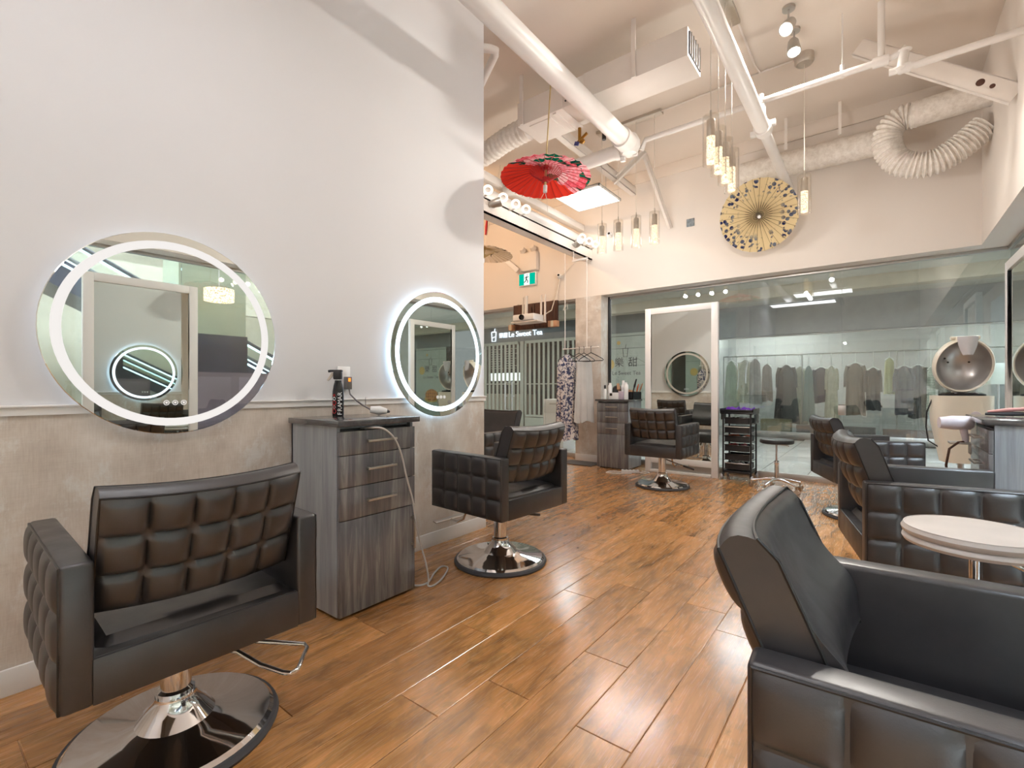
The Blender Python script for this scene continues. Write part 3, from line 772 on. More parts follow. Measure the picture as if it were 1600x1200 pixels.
# led panels
def led_panel(label, cx, cy, z, wx, wy, mat='led_panel', name='led_panel', top=ZC, cat='lamp', up=False):
    t = thing(name, label, cat, (cx, cy, z), 0, 'square led panels')
    hx, hy = wx / 2, wy / 2
    MB().b2((-hx, -hy, -.004), (hx, -hy + .015, .03)).b2((-hx, hy - .015, -.004), (hx, hy, .03)).b2((-hx, -hy, -.004), (-hx + .015, hy, .03)).b2((hx - .015, -hy, -.004), (hx, hy, .03)).b2((-hx, -hy, .02), (hx, hy, .03)).done('frame', 'trim', t, angle=0)
    MB().b2((-hx + .015, -hy + .015, 0), (hx - .015, hy - .015, .012)).done('diffuser', mat, t, angle=0)
    if up: MB().b2((-hx + .02, -hy + .02, .031), (hx - .02, hy - .02, .036)).done('added_uplight', mat, t, angle=0)  # glowing top face added to brighten the ceiling
    for sx in (-1, 1):
        MB().cyl((sx * hx * .8, 0, .03), (sx * hx * .8, 0, top - z), .004, seg=8).done('hanger_wire', 'alu', t)
    return t
led_panel('square glowing led panel hung behind the red parasol', -3.30, 6.03, 3.9, .70, .675, mat='led_panel_dim')
led_panel('led panel behind the photographer, by the front wall', -1.75, -1.5, 3.6, 1.6, .6, up=True)
led_panel('added fill led panel above the closest chairs, unseen over the middle of the room', -1.1, .55, 3.5, 1.2, .6, up=True)  # unseen panel, added to fill the room with light
# pendants
def pendant(parent, x, y, ztop, zb):
    """cord with glass tube; z values relative to the parent"""
    c = MB().cyl((x, y, ztop), (x, y, zb + .375), .0035, seg=8).done('cord', 'cord', parent)
    MB().lathe([(0, .345), (.03, .345), (.032, .34), (.032, .215), (0, .215)], (x, y, zb), 20).tube([(x, y, zb + .34), (x, y, zb + .42)], .008, 8).done('socket', 'steel', c)
    MB().lathe([(0, .215), (.031, .215), (.031, .012), (0, .012)], (x, y, zb), 16).done('bulb', 'bulb', c)
    MB().lathe([(.0, .377), (.06, .375), (.06, 0), (.056, 0), (.056, .371), (0, .371)], (x, y, zb), 28).done('glass_tube', 'tube_glass', c)
    bulb_light(c, (x, y, zb - .045), W_PENDANT)
ZB = 2.92
t = thing('pendant_lamp', 'row of four glass tube pendants hanging between red parasol and back wall', 'lamp', (-2.45, 5.5, ZC), 0, 'glass tube pendant lamps')
MB().b2((-.42, -.05, -.035), (.42, .05, 0), .002).done('canopy', 'steel', t)
for xx in (-2.81, -2.585, -2.35, -2.12): pendant(t, xx + 2.45, 0, -.035, ZB - ZC)
t = thing('pendant_lamp', 'row of four large glass tube pendants in front of the cream parasol', 'lamp', (-1.03, 4.16, ZC), 0, 'glass tube pendant lamps')
MB().b2((-.05, -.42, -.035), (.05, .42, 0), .002).done('canopy', 'steel', t)
for yy in (3.83, 4.045, 4.26, 4.48): pendant(t, 0, yy - 4.16, -.035, ZB - ZC)
t = thing('pendant_lamp', 'single glass tube pendant beside the cream parasol on a round canopy', 'lamp', (-.588, 5.46, ZC), 0, 'glass tube pendant lamps')
MB().lathe([(0, -.09), (.07, -.09), (.085, -.07), (.085, 0), (0, 0)], seg=28).done('canopy', 'steel', t)
pendant(t, 0, 0, -.09, ZB - ZC)

# ------------------------------------------------------------------ paper parasols (local: apex up +z, open side down)
def parasol(label, loc, rot, rad, paper, rib, hgt, ribs=28, handle=.30, cord=None):
    t = thing('paper_parasol', label, 'parasol', loc, 0, 'hung paper parasols'); t.rotation_euler = rot
    n = ribs * 4
    def f(a, b):
        r = .02 + (rad - .02) * b; an = 2 * PI * a
        sag = .010 * b * (1 - abs(2 * ((a * ribs) % 1) - 1)) + .02 * b * b
        rr = r * (1 - .012 * b * (1 - abs(2 * ((a * ribs) % 1) - 1)))
        return Vector((rr * math.cos(an), rr * math.sin(an), hgt * (1 - b) - sag + .02))
    mb = MB(); mb.grid(f, n, 8, closed_u=True); cn = mb.done('canopy', paper, t, angle=60)
    for k in range(ribs):
        an = 2 * PI * (k + .0) / ribs; c, s = math.cos(an), math.sin(an)
        MB().tube([(.03 * c, .03 * s, hgt - .01), (rad * c, rad * s, -.012)], .0024, 5).done('rib', rib if rib != 'dark_bamboo' else 'mid_bamboo', t)
        MB().tube([(.03 * c, .03 * s, hgt - .13), (rad * .36 * c, rad * .36 * s, hgt * .64 - .008)], .0025, 5).done('stretcher', rib, t)
    h = MB().tube([(0, 0, hgt + .03), (0, 0, -handle)], .010, 12).done('handle', 'bamboo', t)
    MB().lathe([(0, -.02), (.03, -.02), (.03, .02), (0, .02)], (0, 0, hgt - .12), 20).lathe([(0, -.02), (.026, -.02), (.026, .02), (0, .02)], (0, 0, hgt - .01), 20).done('hub', rib, h)
    MB().lathe([(0, -.03), (.018, -.03), (.018, .03), (0, .03)], (0, 0, -handle), 16).done('grip', 'white_plastic', h)
    return t
u1 = parasol('red paper parasol with pink peonies, hung open over the room', (-2.34, 3.5, 3.06), (R(-3), R(2), R(38)), .40, 'paper_red', 'red', .10, 30, .10)
MB().tube([(0, 0, .12), (.02, .0, .9)], .006, 8).done('hanging_rod', 'bamboo', u1)
MB().tube([(0, 0, -.12), (.02, .01, -.2), (.03, -.01, -.32)], .0022, 5).tube([(0, 0, -.12), (-.03, 0, -.18), (-.05, 0, -.21)], .0022, 5).done('string', 'cord', u1)
axis = Vector((-.22, .82, .42)).normalized()
u2 = parasol('cream paper parasol with dark blue blossoms on the back wall', (-1.17, 6.42, 3.30), axis.to_track_quat('Z', 'Y').to_euler(), .435, 'paper_cream', 'dark_bamboo', .10, 32, .06)
MB().tube([(0, 0, .1), (0, 0, .42)], .008, 8).done('hanging_rod', 'dark_bamboo', u2)
u3 = parasol('white paper parasol with black ink painting, hung in the alcove', (-4.55, 5.2, 3.15), (R(-4), R(3), 0), .42, 'paper_white', 'bamboo', .09, 28, .1)
MB().tube([(0, 0, .1), (0.09, .09, 1.33)], .004, 8).done('hanging_cord', 'cord', u3)
MB().tube([(0, 0, .28), (0, 0, .40)], [.014, .02], 8).tube([(0, 0, .40), (0, 0, .52)], [.02, .012], 8).done('tassel', 'red', u3)

# ------------------------------------------------------------------ things on the back wall and alcove
o = MB().box((0, 0, 0), (.11, .012, .11), None, .003).done('wall_plate', plain('grey blue cover', (150, 162, 170), .4, var=.3, vscale=30), loc=(-2.131, YB - .008, 3.554)); tag(o, 'small grey blue cover plate on the back wall beside the cream parasol', 'plate')
def camera_small(label, loc):
    t = thing('security_camera', label, 'camera', loc, 0, 'wall cameras')
    MB().lathe([(0, 0), (.035, 0), (.035, .02), (0, .02)], (0, 0, 0), 20, (R(90), 0, 0)).done('mount', 'white_plastic', t)
    MB().lathe([(0, .05), (.03, .045), (.036, .0), (.03, -.03), (0, -.035)], (0, -.055, -.01), 20, (R(70), 0, R(20))).done('head', 'white_plastic', t)
    MB().lathe([(0, .052), (.02, .047)], (0, -.055, -.01), 16, (R(70), 0, R(20))).done('lens', 'black_gloss', t)
    return t
camera_small('small white security camera on the back wall beside the pendants', (-3.374, YB, 3.617))
camera_small('small security camera on the orange lit wall over the hanging cape', (-4.303, YB, 3.10))
o = MB().tube([(0, 0, 0), (.36, 0, .29), (.38, 0, .32)], .006, 6).tube([(0, 0, 0), (-.05, -.02, -.25), (-.10, -.1, -.55), (-.28, -.3, -.72), (-.42, -.45, -.73)], .010, 8).done('camera_cable', 'cord', loc=(-4.31, YB - .02, 3.07)); tag(o, 'white cable from the security camera drooping to the projector', 'cable')
# exit sign
t = thing('exit_sign', 'green running man exit sign on the orange lit wall', 'sign', (-4.975, YB, 3.14))
MB().b2((-.19, -.05, -.115), (.19, 0, .115), .006).done('housing', 'white_plastic', t)
MB().b2((-.175, -.053, -.10), (-.065, -.05, .10)).done('green_panel', 'green_sign', t, angle=0)
MB().b2((.055, -.053, -.10), (.175, -.05, .10)).done('green_panel', 'green_sign', t, angle=0)
MB().b2((-.065, -.0525, -.10), (.055, -.05, .10)).done('white_panel', 'white_sign', t, angle=0)
r = MB()
def limb(pts, rr): r.tube([(x, -.056, z) for x, z in pts], rr, 8)
r.lathe([(0, -.014), (.014, 0), (0, .014)], (.008, -.056, .07), 14)
limb([(.0, .05), (-.012, -.0)], .013); limb([(.0, .045), (.03, .03), (.04, .045)], .0065); limb([(-.004, .045), (-.035, .035), (-.045, .01)], .0065)
limb([(-.012, 0), (.018, -.03), (.012, -.07)], .009); limb([(-.012, 0), (-.03, -.04), (-.06, -.05)], .009)
r.done('running_man', 'ink', t)
# emergency light
t = thing('emergency_light', 'beige twin headed emergency light above the exit sign', 'lamp', (-4.85, YB, 3.58))
MB().b2((-.26, -.09, -.30), (.10, 0, .02), .01).done('housing', 'wall_cream', t)
for xx in (-.2, .02): MB().lathe([(0, .06), (.045, .05), (.06, -.02), (0, -.03)], (xx, -.07, .08), 18, (R(60), 0, 0)).done('lamp_head', 'service', t)
brace('white bracket slanting down beside the white ink parasol', (-5.55, 6.5, 3.75), (-5.0, 6.6, 3.25), (.03, .09), 'wall_bracket')
# projector on its hanging board
t = thing('projector', 'white projector hung under a bracket in front of the left back window', 'projector', (-4.69, 6.5, 2.375))
MB().box((0, 0, 0), (.44, .32, .11), None, .02, 3).done('body', 'white_plastic', t)
ln = MB().lathe([(0, 0), (.045, 0), (.045, .03), (.036, .03), (.03, .015), (0, .012)], (-.02, -.16, 0), 24, (R(90), 0, 0)).done('lens', 'black_gloss', t)
MB().b2((-.27, -.14, -.08), (.27, .14, -.06), .004).done('shelf', 'service', t)
for xx in (-.2, .18, .26): MB().b2((xx - .012, .10, -.06), (xx + .012, .125, .39)).done('bracket', 'service', t, angle=0)
MB().tube([(-.05, 0, .055), (-.05, 0, .38)], .03, 12).done('pole', 'service', t)
t = thing('wood_board', 'dark brown wooden board behind the projector', 'board', (-4.79, 6.84, 2.47))
MB().b2((-.47, -.02, -.23), (-.005, .02, .22), .004).b2((.005, -.02, -.23), (.47, .02, .22), .004).done('plank', 'darkwood', t)
MB().b2((-.40, .0, .2), (-.36, .015, .24)).b2((.36, 0, .2), (.40, .015, .24)).done('cleat', 'steel', t, angle=0)
for nm, lo, lb in (('cardboard_box', (-4.35, 6.75, 2.28), 'small cardboard box beside the projector, over the cape'), ('cardboard_box', (-5.24, 6.75, 2.28), 'small cardboard box stuck by the board end at the shop sign')):
    t = thing(nm, lb, 'box', lo, 0)
    MB().box((0, 0, 0), (.17 if lo[0] > -5 else .08, .1, .10), None, .004).done('carton', 'cardboard', t)
    MB().b2((-.025, -.052, -.051), (.025, -.05, .051)).done('tape', 'mall_beige', t, angle=0)
    MB().b2((-.04, .05, -.03), (.04, .08, .03)).done('bracket', 'steel', t, angle=0)
# hanging rail with hangers and capes
t = thing('hanging_rail', 'slim white clothes rail on two rods in front of the pillar', 'rail', (-3.88, 6.3, 1.8))
MB().tube([(-.01, 0, 0), (.60, 0, 0)], .009, 10).lathe([(0, -.016), (.016, 0), (0, .016)], (.6, 0, 0), 12).done('bar', 'service', t)
MB().tube([(.03, 0, 0), (.03, 0, 1.48)], .007, 8).done('rod', 'service', t)
MB().tube([(.41, 0, 0), (.41, 0, 1.34)], .007, 8).box((.295, 0, 1.34), (.26, .03, .03)).tube([(.18, 0, 1.34), (.18, 0, 1.49)], .008, 8).done('rod', 'service', t)
MB().tube([(.0, .0, .62), (.05, .03, .68), (.08, 0, .62), (.02, -.03, .6), (.0, .02, .66), (.08, .0, .7)], .004, 6).done('tied_string', 'cord', t)
def hanger(label, x, ang, mat='black_gloss', w_=.19):
    t = thing('clothes_hanger', label, 'hanger', (x, 6.3, 1.8), R(ang), 'hangers on the rail')
    MB().tube([(.0, .012, .012), (0, .004, .022), (0, -.010, .014), (0, -.012, 0), (0, -.004, -.02), (0, 0, -.05), (0, 0, -.075)], .004, 8).done('hook', mat, t)
    MB().tube([(0, 0, -.075), (.06, 0, -.105), (w_ * .9, 0, -.165), (w_, 0, -.185), (w_ * .95, 0, -.197), (0, 0, -.2), (-w_ * .95, 0, -.197), (-w_, 0, -.185), (-w_ * .9, 0, -.165), (-.06, 0, -.105)], .0062, 8, closed=True).done('shoulder_bar', mat, t)
    return t
hanger('empty black hanger at the free end of the rail, over the pillar', -3.40, 10)
hanger('empty black hanger in the middle of the rail, turned edge on', -3.52, 58)
hanger('empty black hanger next to the floral cape', -3.60, 58)
hanger('hanger carrying the floral salon cape', -3.775, 60)
def garment(name, label, cat, mat, loc, rz, w0, w1, ln, depth=.09, folds=7, amp=.02, group=None, sleeves=False, seed=1, top_part=None):
    rnd = random.Random(seed); ph = rnd.uniform(0, 6)
    t = thing(name, label, cat, loc, rz, group)
    def f(a, b):
        an = 2 * PI * a
        wd = w0 * .22 + (w0 * .78) * (b / .10) if b < .10 else w0 + (w1 - w0) * ((b - .1) / .9)
        dp = depth * (.45 + .55 * min(1, b / .15)) * (1 + .35 * b)
        k = amp * b * math.sin(folds * an + ph + b * 1.3) + amp * .5 * b * math.sin((folds * 2 + 1) * an + ph * 2)
        return Vector(((wd / 2 + k) * math.cos(an), (dp / 2 + k * .8) * math.sin(an), -ln * b - .02 * math.sin(3 * an + ph) * (b > .98)))
    mb = MB(); v = mb.grid(f, 56, 22, closed_u=True); mb.done('body', mat, t, angle=80)
    if sleeves:
        for s in (-1, 1): MB().tube([(s * w0 * .42, 0, -.06), (s * (w0 * .55), .02, -.25), (s * (w0 * .58), .01, -.55)], [.05, .05, .042], 12).done('sleeve', mat, t)
    return t
garment('salon_cape', 'navy and white floral salon cape hanging from the rail', 'cape', 'cape_floral', (-3.80, 6.27, 1.71), R(60), .32, .32, 1.30, .13, 6, .03, seed=4)
garment('salon_cape', 'plain grey salon cape hanging beside the floral one', 'cape', 'cape_grey', (-3.575, 6.40, 1.70), R(70), .30, .33, 1.02, .07, 5, .03, seed=9)
# floor mat, power strip by the pillar
o = MB().b2((-.28, -.18, 0), (.28, .18, .012), .004).done('floor_mat', 'mat', loc=(-3.76, 6.62, .001)); tag(o, 'dark grey mat on the floor in front of the pillar', 'mat')
t = thing('power_strip', 'white power strip with looped cable on the floor beside the bottle cabinet', 'power strip', (-2.78, 6.30, 0), R(25))
MB().b2((-.12, -.03, .002), (.12, .03, .045), .006).done('body', 'white_plastic', t)
m = MB()
for i in range(4): m.b2((-.09 + i * .05, -.015, .045), (-.06 + i * .05, .015, .047))
m.done('outlet', 'ink', t, angle=0, kind='stuff')
MB().tube([(-.12, 0, .01), (-.2, .05, .008), (-.3, .02, .008), (-.33, -.07, .008), (-.24, -.12, .008), (-.1, -.1, .008), (.02, -.09, .008)], .007, 8).tube([(.12, 0, .01), (.2, -.04, .008), (.26, .02, .008), (.24, .1, .008), (.16, .13, .008)], .007, 8).done('cable', 'white_plastic', t)

# ------------------------------------------------------------------ on the first cabinet
t = thing('spray_bottle', 'black spray bottle with white FRAMAR lettering on the drawer cabinet', 'bottle', (-2.58, 1.615, 1.03), R(38))
MB().lathe([(0, 0), (.031, 0), (.033, .004), (.033, .135), (.032, .15), (.026, .185), (.02, .205), (.02, .215), (0, .215)], seg=32).done('body', 'black_gloss', t)
hd = MB().box((-.002, 0, .245), (.05, .032, .05), None, .008).box((-.012, 0, .272), (.075, .026, .014), None, .005).tube([(-.04, 0, .272), (-.058, 0, .270)], .008, 10).done('spray_head', 'black', t)
MB().poly([(-.028, -.008, .262), (-.036, -.008, .262), (-.066, -.008, .215), (-.058, -.008, .212), (-.034, -.008, .24)], (0, .016, 0)).done('trigger', 'steel', hd)
# lettering wraps the bottle as raised print facing the room
for i, ch in enumerate('FRAMAR'):
    # glyph up = -y of the bottle surface, glyph right = up the bottle
    mm = Matrix.Rotation(R(-52), 4, 'Z') @ Matrix.Translation((.0336, 0, .016 + i * .0235)) @ Matrix(((0, 0, 1, 0), (0, -1, 0, 0), (1, 0, 0, 0), (0, 0, 0, 1)))
    text(ch, .036, 'letter', 'white_ink', t, mm, .0006)
for z, r_, mt in ((.03, .012, 'red'), (.055, .008, 'pink'), (.08, .012, 'red'), (.105, .009, 'white_ink'), (.125, .006, 'red')):
    MB().tube([(.0335 * math.cos(a), .0335 * math.sin(a), z + zz) for a, zz in [(R(-112) + r_ / .0335 * math.cos(k * PI / 6), r_ * math.sin(k * PI / 6)) for k in range(12)]], .0022, 6, closed=True).done('print_ring', mt, t)
t = thing('wall_outlet', 'white wall outlet plate behind the spray bottle', 'outlet', (XL + .002, 1.72, 1.27))
MB().b2((0, -.045, -.065), (.006, .045, .065), .002).done('plate', 'white_plastic', t)
MB().b2((.006, -.017, .01), (.009, .017, .045), .001).done('socket', 'trim', t)
o = thing('plug_adapter', 'grey plug adapter with an orange light in the wall outlet', 'adapter', (XL + .01, 1.735, 1.235))
MB().b2((0, -.02, -.045), (.035, .02, .035), .004).done('body', plain('grey plastic', (112, 108, 104), .4), o)
MB().b2((.035, -.008, .005), (.0365, .008, .026)).done('light', 'socket_light', o, angle=0)
t = thing('curling_iron', 'white hair tool with grey lead lying on the drawer cabinet', 'hair tool', (-2.52, 1.80, 1.03))
MB().tube([(.0, .0, .035), (.03, .045, .028), (.055, .085, .022)], [.02, .028, .016], 14).done('body', 'white_plastic', t)
MB().tube([(.055, .085, .022), (.065, .10, .018)], [.012, .006], 10).done('tip', 'rubber', t)
MB().tube([(0, 0, .035), (-.03, -.03, .06), (-.08, -.04, .085), (-.125, -.06, .13), (-.13, -.065, .17)], .0045, 8).done('lead', plain('grey lead', (120, 116, 118), .4), t)
MB().box((-.02, -.02, .085), (.03, .002, .05), (0, R(30), R(-40))).done('tag', plain('grey tag', (150, 146, 150), .5, var=.4, vscale=80), t)
# lead hanging out of the cabinet slot to the floor
pts = [(-2.24, 1.54, .975), (-2.17, 1.56, .985), (-2.145, 1.62, .975), (-2.14, 1.69, .915), (-2.14, 1.737, .82), (-2.14, 1.77, .70), (-2.14, 1.815, .56), (-2.145, 1.84, .45), (-2.15, 1.88, .30), (-2.15, 1.925, .16), (-2.15, 1.95, .05), (-2.15, 1.945, .012), (-2.127, 1.96, .008), (-2.15, 2.05, .008), (-2.22, 2.17, .008), (-2.27, 2.225, .008), (-2.31, 2.21, .008), (-2.26, 2.10, .012), (-2.17, 1.96, .016), (-2.22, 1.90, .008), (-2.38, 1.90, .008)]
P = [Vector(p) for p in pts]; path = []
for i in range(len(P) - 1):
    p0, p1, p2, p3 = P[max(i - 1, 0)], P[i], P[i + 1], P[min(i + 2, len(P) - 1)]
    for k in range(5):
        u = k / 5; path.append(.5 * ((2 * p1) + (p2 - p0) * u + (2 * p0 - 5 * p1 + 4 * p2 - p3) * u * u + (3 * p1 - p0 - 3 * p2 + p3) * u ** 3))
path.append(P[-1]); base = Vector((-2.15, 1.95, 0))
o = MB().tube([q - base for q in path], .0055, 8).done('extension_cable', plain('pale grey cord', (198, 194, 190), .4), loc=base); tag(o, 'pale grey cord from the cabinet slot looping onto the floor', 'cord')

# ------------------------------------------------------------------ on the second cabinet
def bottle(label, x, y, r_, h, mat, cap, caph, z=1.03):
    t = thing('product_bottle', label, 'bottle', (x, y, z), 0, 'bottles on the far cabinet')
    MB().lathe([(0, 0), (r_ * .95, 0), (r_, .005), (r_, h * .86), (r_ * .6, h * .97), (r_ * .45, h), (0, h)], seg=20).done('body', mat, t)
    MB().lathe([(0, h - .004), (r_ * .62, h - .004), (r_ * .6, h + caph), (0, h + caph)], seg=16).done('cap', cap, t)
    return t
bottle('white bottle with black cap at the cabinet edge beside the pillar', -3.30, 6.56, .024, .16, 'white_plastic', 'black', .05)
bottle('tall white can with rounded top, second from the pillar', -3.235, 6.60, .032, .23, 'white_plastic', 'white_plastic', .015)
bottle('tall slim white bottle with pointed cap over the striped carton', -3.03, 6.62, .03, .23, 'white_plastic', 'white_plastic', .05)
bottle('tall white bottle closest to the black tool tray', -2.955, 6.55, .034, .24, 'white_plastic', 'white_plastic', .012)
t = thing('tissue_box', 'low white box with a black square among the bottles', 'box', (-3.13, 6.545, 1.03))
MB().b2((-.075, -.04, 0), (.075, .05, .10), .003).done('carton', 'white_plastic', t)
MB().b2((-.065, -.042, .05), (-.025, -.04, .09)).done('print', 'ink', t, angle=0)
o = MB().b2((-.035, -.03, 0), (.035, .03, .12), .002).done('striped_carton', 'stripe', loc=(-3.02, 6.535, 1.031)); tag(o, 'small carton with purple diagonal stripes in front of the bottles', 'carton')
t = thing('tool_tray', 'black tray with combs and brushes at the cabinet end', 'tray', (-2.93, 6.76, 1.03))
MB().b2((-.05, -.15, 0), (.06, .15, .012)).b2((-.05, -.15, 0), (-.042, .15, .11)).b2((.052, -.15, 0), (.06, .15, .11)).b2((-.05, -.15, 0), (.06, -.142, .11)).b2((-.05, .142, 0), (.06, .15, .11)).done('tray', 'black_gloss', t, angle=0)
def tool(name, label, cat, mat, loc, tilt, h, r0, r1):
    t = thing(name, label, cat, loc, 0)
    d = Vector((math.sin(R(tilt)), 0, math.cos(R(tilt))))
    MB().tube([(0, 0, 0), d * h * .55], r0, 10).done('handle', mat, t)
    MB().tube([d * h * .55, d * h * .62, d * h], [r0, r1, r1 * .6], 12).done('head', mat, t)
    return t
tool('hair_brush', 'black brush leaning up out of the tool tray', 'brush', 'black', (-2.94, 6.70, 1.043), 16, .30, .01, .017)
tool('hair_comb', 'orange comb standing in the tool tray, beside the black brush', 'comb', 'orange', (-2.92, 6.80, 1.043), 14, .22, .008, .012)
tool('hair_comb', 'tan comb standing at the far end of the tool tray', 'comb', 'cardboard', (-2.915, 6.85, 1.043), 22, .24, .008, .014)
tool('tint_brush', 'tan brush standing among the white bottles', 'brush', 'cardboard', (-3.13, 6.72, 1.03), -8, .24, .012, .03)
t = thing('round_brush', 'dark round brush lying against the bottles on the far cabinet', 'brush', (-3.18, 6.74, 1.03))
MB().lathe([(0, -.03), (.07, -.03), (.085, 0), (.07, .03), (0, .03)], (0, 0, .125), 24, (R(90), 0, R(20))).done('head', 'black', t)
MB().tube([(0, 0, 0), (0, 0, .06)], .014, 10).done('handle', 'black', t)

# ------------------------------------------------------------------ trolley
t = thing('salon_trolley', 'black wheeled trolley with six drawers and purple towels on top', 'trolley', (-1.46, 6.78, 0))
hw, hd = .165, .16
for sx in (-1, 1):
    for sy in (-1, 1):
        x_, y_ = sx * hw, sy * hd
        po = MB().cyl((x_, y_, .09), (x_, y_, .86), .011, seg=12).done('post', 'black', t)
        cs = MB().b2((x_ - .012, y_ - .022, .045), (x_ + .012, y_ + .022, .092), .004).done('caster', 'black', t)
        MB().lathe([(0, -.012), (.036, -.012), (.039, 0), (.036, .012), (0, .012)], (x_ + sx * .014, y_, .039), 24, (0, R(90), 0)).lathe([(0, -.014), (.02, -.014)], (x_ + sx * .014, y_, .039), 16, (0, R(90), 0)).done('wheel', plain('grey wheel', (168, 168, 172), .35), cs)
fr = MB().b2((-hw, -hd, .095), (hw, hd, .125), .004)
fr.done('bottom_shelf', 'black', t)
tp = MB().b2((-.20, -.19, .86), (.20, .19, .885), .006).b2((-.20, -.19, .885), (-.185, .19, .93), .003).b2((.185, -.19, .885), (.20, .19, .93), .003).b2((-.2, -.19, .885), (.2, -.178, .92), .003).b2((-.2, .178, .885), (.2, .19, .92), .003)
tp.b2((.195, -.12, .74), (.205, .12, .86), .003).b2((-.205, -.12, .78), (-.195, .12, .86), .003)
tp.done('top_tray', 'black_gloss', t)
for i in range(6):
    z = .145 + i * .118
    d = MB().b2((-.145, -.155, z), (.145, .15, z + .006)).b2((-.145, -.155, z), (-.139, .15, z + .07)).b2((.139, -.155, z), (.145, .15, z + .07)).b2((-.145, .144, z), (.145, .15, z + .07))
    def fr_(a, b): 
        return Vector((-.148 + .296 * a, -.155 - .022 * math.sin(PI * a), z - .002 + .078 * b))
    d.grid(fr_, 12, 1)
    dr = d.done('drawer', 'black', t, angle=30)
    MB().tube([(-.15 + .3 * k / 12, -.157 - .022 * math.sin(PI * k / 12), z + .077) for k in range(13)], .006, 8).done('lip', 'alu' if i in (0, 4) else 'black_gloss', dr)
    MB().b2((-hw, -.14, z - .012), (-hw + .012, .14, z - .004)).b2((hw - .012, -.14, z - .012), (hw, .14, z - .004)).done('runner', 'acrylic', dr, angle=0)
rnd = random.Random(5)
for i, mt, lb in ((5, 'alu', 'silver clips heaped in the top trolley drawer'), (3, 'orange', 'orange red clips heaped in the third trolley drawer from the top'), (2, 'red', 'dark red clips heaped in the trolley drawer below the orange ones'), (0, 'white_plastic', 'white and silver rollers heaped in the lowest trolley drawer'), (4, 'pink', 'pink clips hardly showing in the second trolley drawer')):
    hb = MB()
    for j in range(14):
        c_ = Vector((rnd.uniform(-.11, .11), rnd.uniform(-.135, .09), rnd.uniform(0, .012))); a_ = rnd.uniform(0, PI); d_ = Vector((math.cos(a_), math.sin(a_), rnd.uniform(-.1, .3))) * .028
        hb.tube([c_ - d_, c_ + d_ * .6, c_ + d_], [.011, .012, .006], 8)
    o = hb.done('hair_rollers' if i == 0 else 'hair_clips', mt, loc=(-1.46, 6.78, .145 + i * .118 + (.06 if i != 4 else .045)), kind='stuff')
    tag(o, lb, 'rollers' if i == 0 else 'clips')
def towel(label, x, y, w_, d_, rz, seed):
    rn = random.Random(seed); ph = rn.uniform(0, 6)
    mb = MB()
    def f(a, b):
        e = min(1, min(a, 1 - a, b, 1 - b) / .08)
        return Vector(((a - .5) * w_, (b - .5) * d_, .03 * e ** .5 + e * (.012 * math.sin(9 * a + ph) + .010 * math.sin(7 * b + 5 * a + ph * 2)) + .014 * e))
    mb.grid(f, 30, 24); o = mb.done('folded_towel', 'towel', loc=(x, y, .8875), rot=(0, 0, rz), angle=80)
    tag(o, label, 'towel', 'purple towels on the trolley')
towel('crumpled purple towel on the trolley top, beside the framed mirror', -1.54, 6.78, .155, .29, .06, 2)
towel('crumpled purple towel on the trolley top, on the stool side', -1.375, 6.77, .155, .29, -.06, 6)

# ------------------------------------------------------------------ stools
t = thing('rolling_stool', 'rolling stool with black seat and chrome star base by the back window', 'stool', (-.96, 6.33, 0))
MB().lathe([(0, .545), (.165, .545), (.178, .553), (.18, .575), (.172, .592), (.12, .598), (0, .6)], seg=36).done('seat', 'black', t)
MB().cyl((0, 0, .30), (0, 0, .545), .013, seg=14).cyl((0, 0, .10), (0, 0, .32), .023, seg=16).lathe([(.024, .3), (.028, .32), (.024, .34)], seg=16).done('column', 'chrome', t)
MB().tube([(.02, .0, .535), (.09, -.01, .53), (.13, -.01, .52)], .005, 8).done('height_lever', 'steel', t)
for k in range(5):
    a = 2 * PI * k / 5 - .62; c, s = math.cos(a), math.sin(a)
    lg = MB().tube([(.015 * c, .015 * s, .125), (.12 * c, .12 * s, .118), (.27 * c, .27 * s, .085)], [.017, .015, .011], 10).done('leg', 'chrome', t)
    MB().lathe([(0, -.02), (.025, -.02), (.027, 0), (.025, .02), (0, .02)], (.275 * c, .275 * s, .027), 18, (R(90), 0, a + .6)).tube([(.27 * c, .27 * s, .09), (.27 * c, .27 * s, .05)], .012, 10).done('caster', 'steel', lg)
t = thing('round_stool', 'stool with padded light grey round seat beside the closest chair', 'stool', (.24, 2.12, .015))
MB().lathe([(0, .668), (.15, .668), (.176, .674), (.182, .684), (.179, .692), (.172, .697), (.181, .704), (.184, .715), (.178, .726), (.16, .731), (.09, .733), (0, .734)], seg=48).done('seat', 'fabric_grey', t)
MB().tube([(.176 * math.cos(2 * PI * k / 48), .176 * math.sin(2 * PI * k / 48), .7275) for k in range(48)], .002, 6, closed=True).done('piping', 'fabric_grey', t)
MB().cyl((0, 0, .32), (0, 0, .67), .013, seg=16).cyl((0, 0, .10), (0, 0, .36), .023, seg=16).done('column', 'chrome', t)
MB().tube([(.03, .02, .655), (.12, .05, .61), (.19, .08, .575)], .006, 8).done('height_lever', 'chrome', t)
for k in range(5):
    a = 2 * PI * k / 5 + .3; c, s = math.cos(a), math.sin(a)
    lg = MB().tube([(.015 * c, .015 * s, .125), (.12 * c, .12 * s, .118), (.25 * c, .25 * s, .085)], [.017, .015, .011], 10).done('leg', 'chrome', t)
    MB().lathe([(0, -.02), (.025, -.02), (.027, 0), (.025, .02), (0, .02)], (.255 * c, .255 * s, .027), 18, (R(90), 0, a + .6)).tube([(.25 * c, .25 * s, .09), (.25 * c, .25 * s, .05)], .012, 10).done('caster', 'rubber', lg)

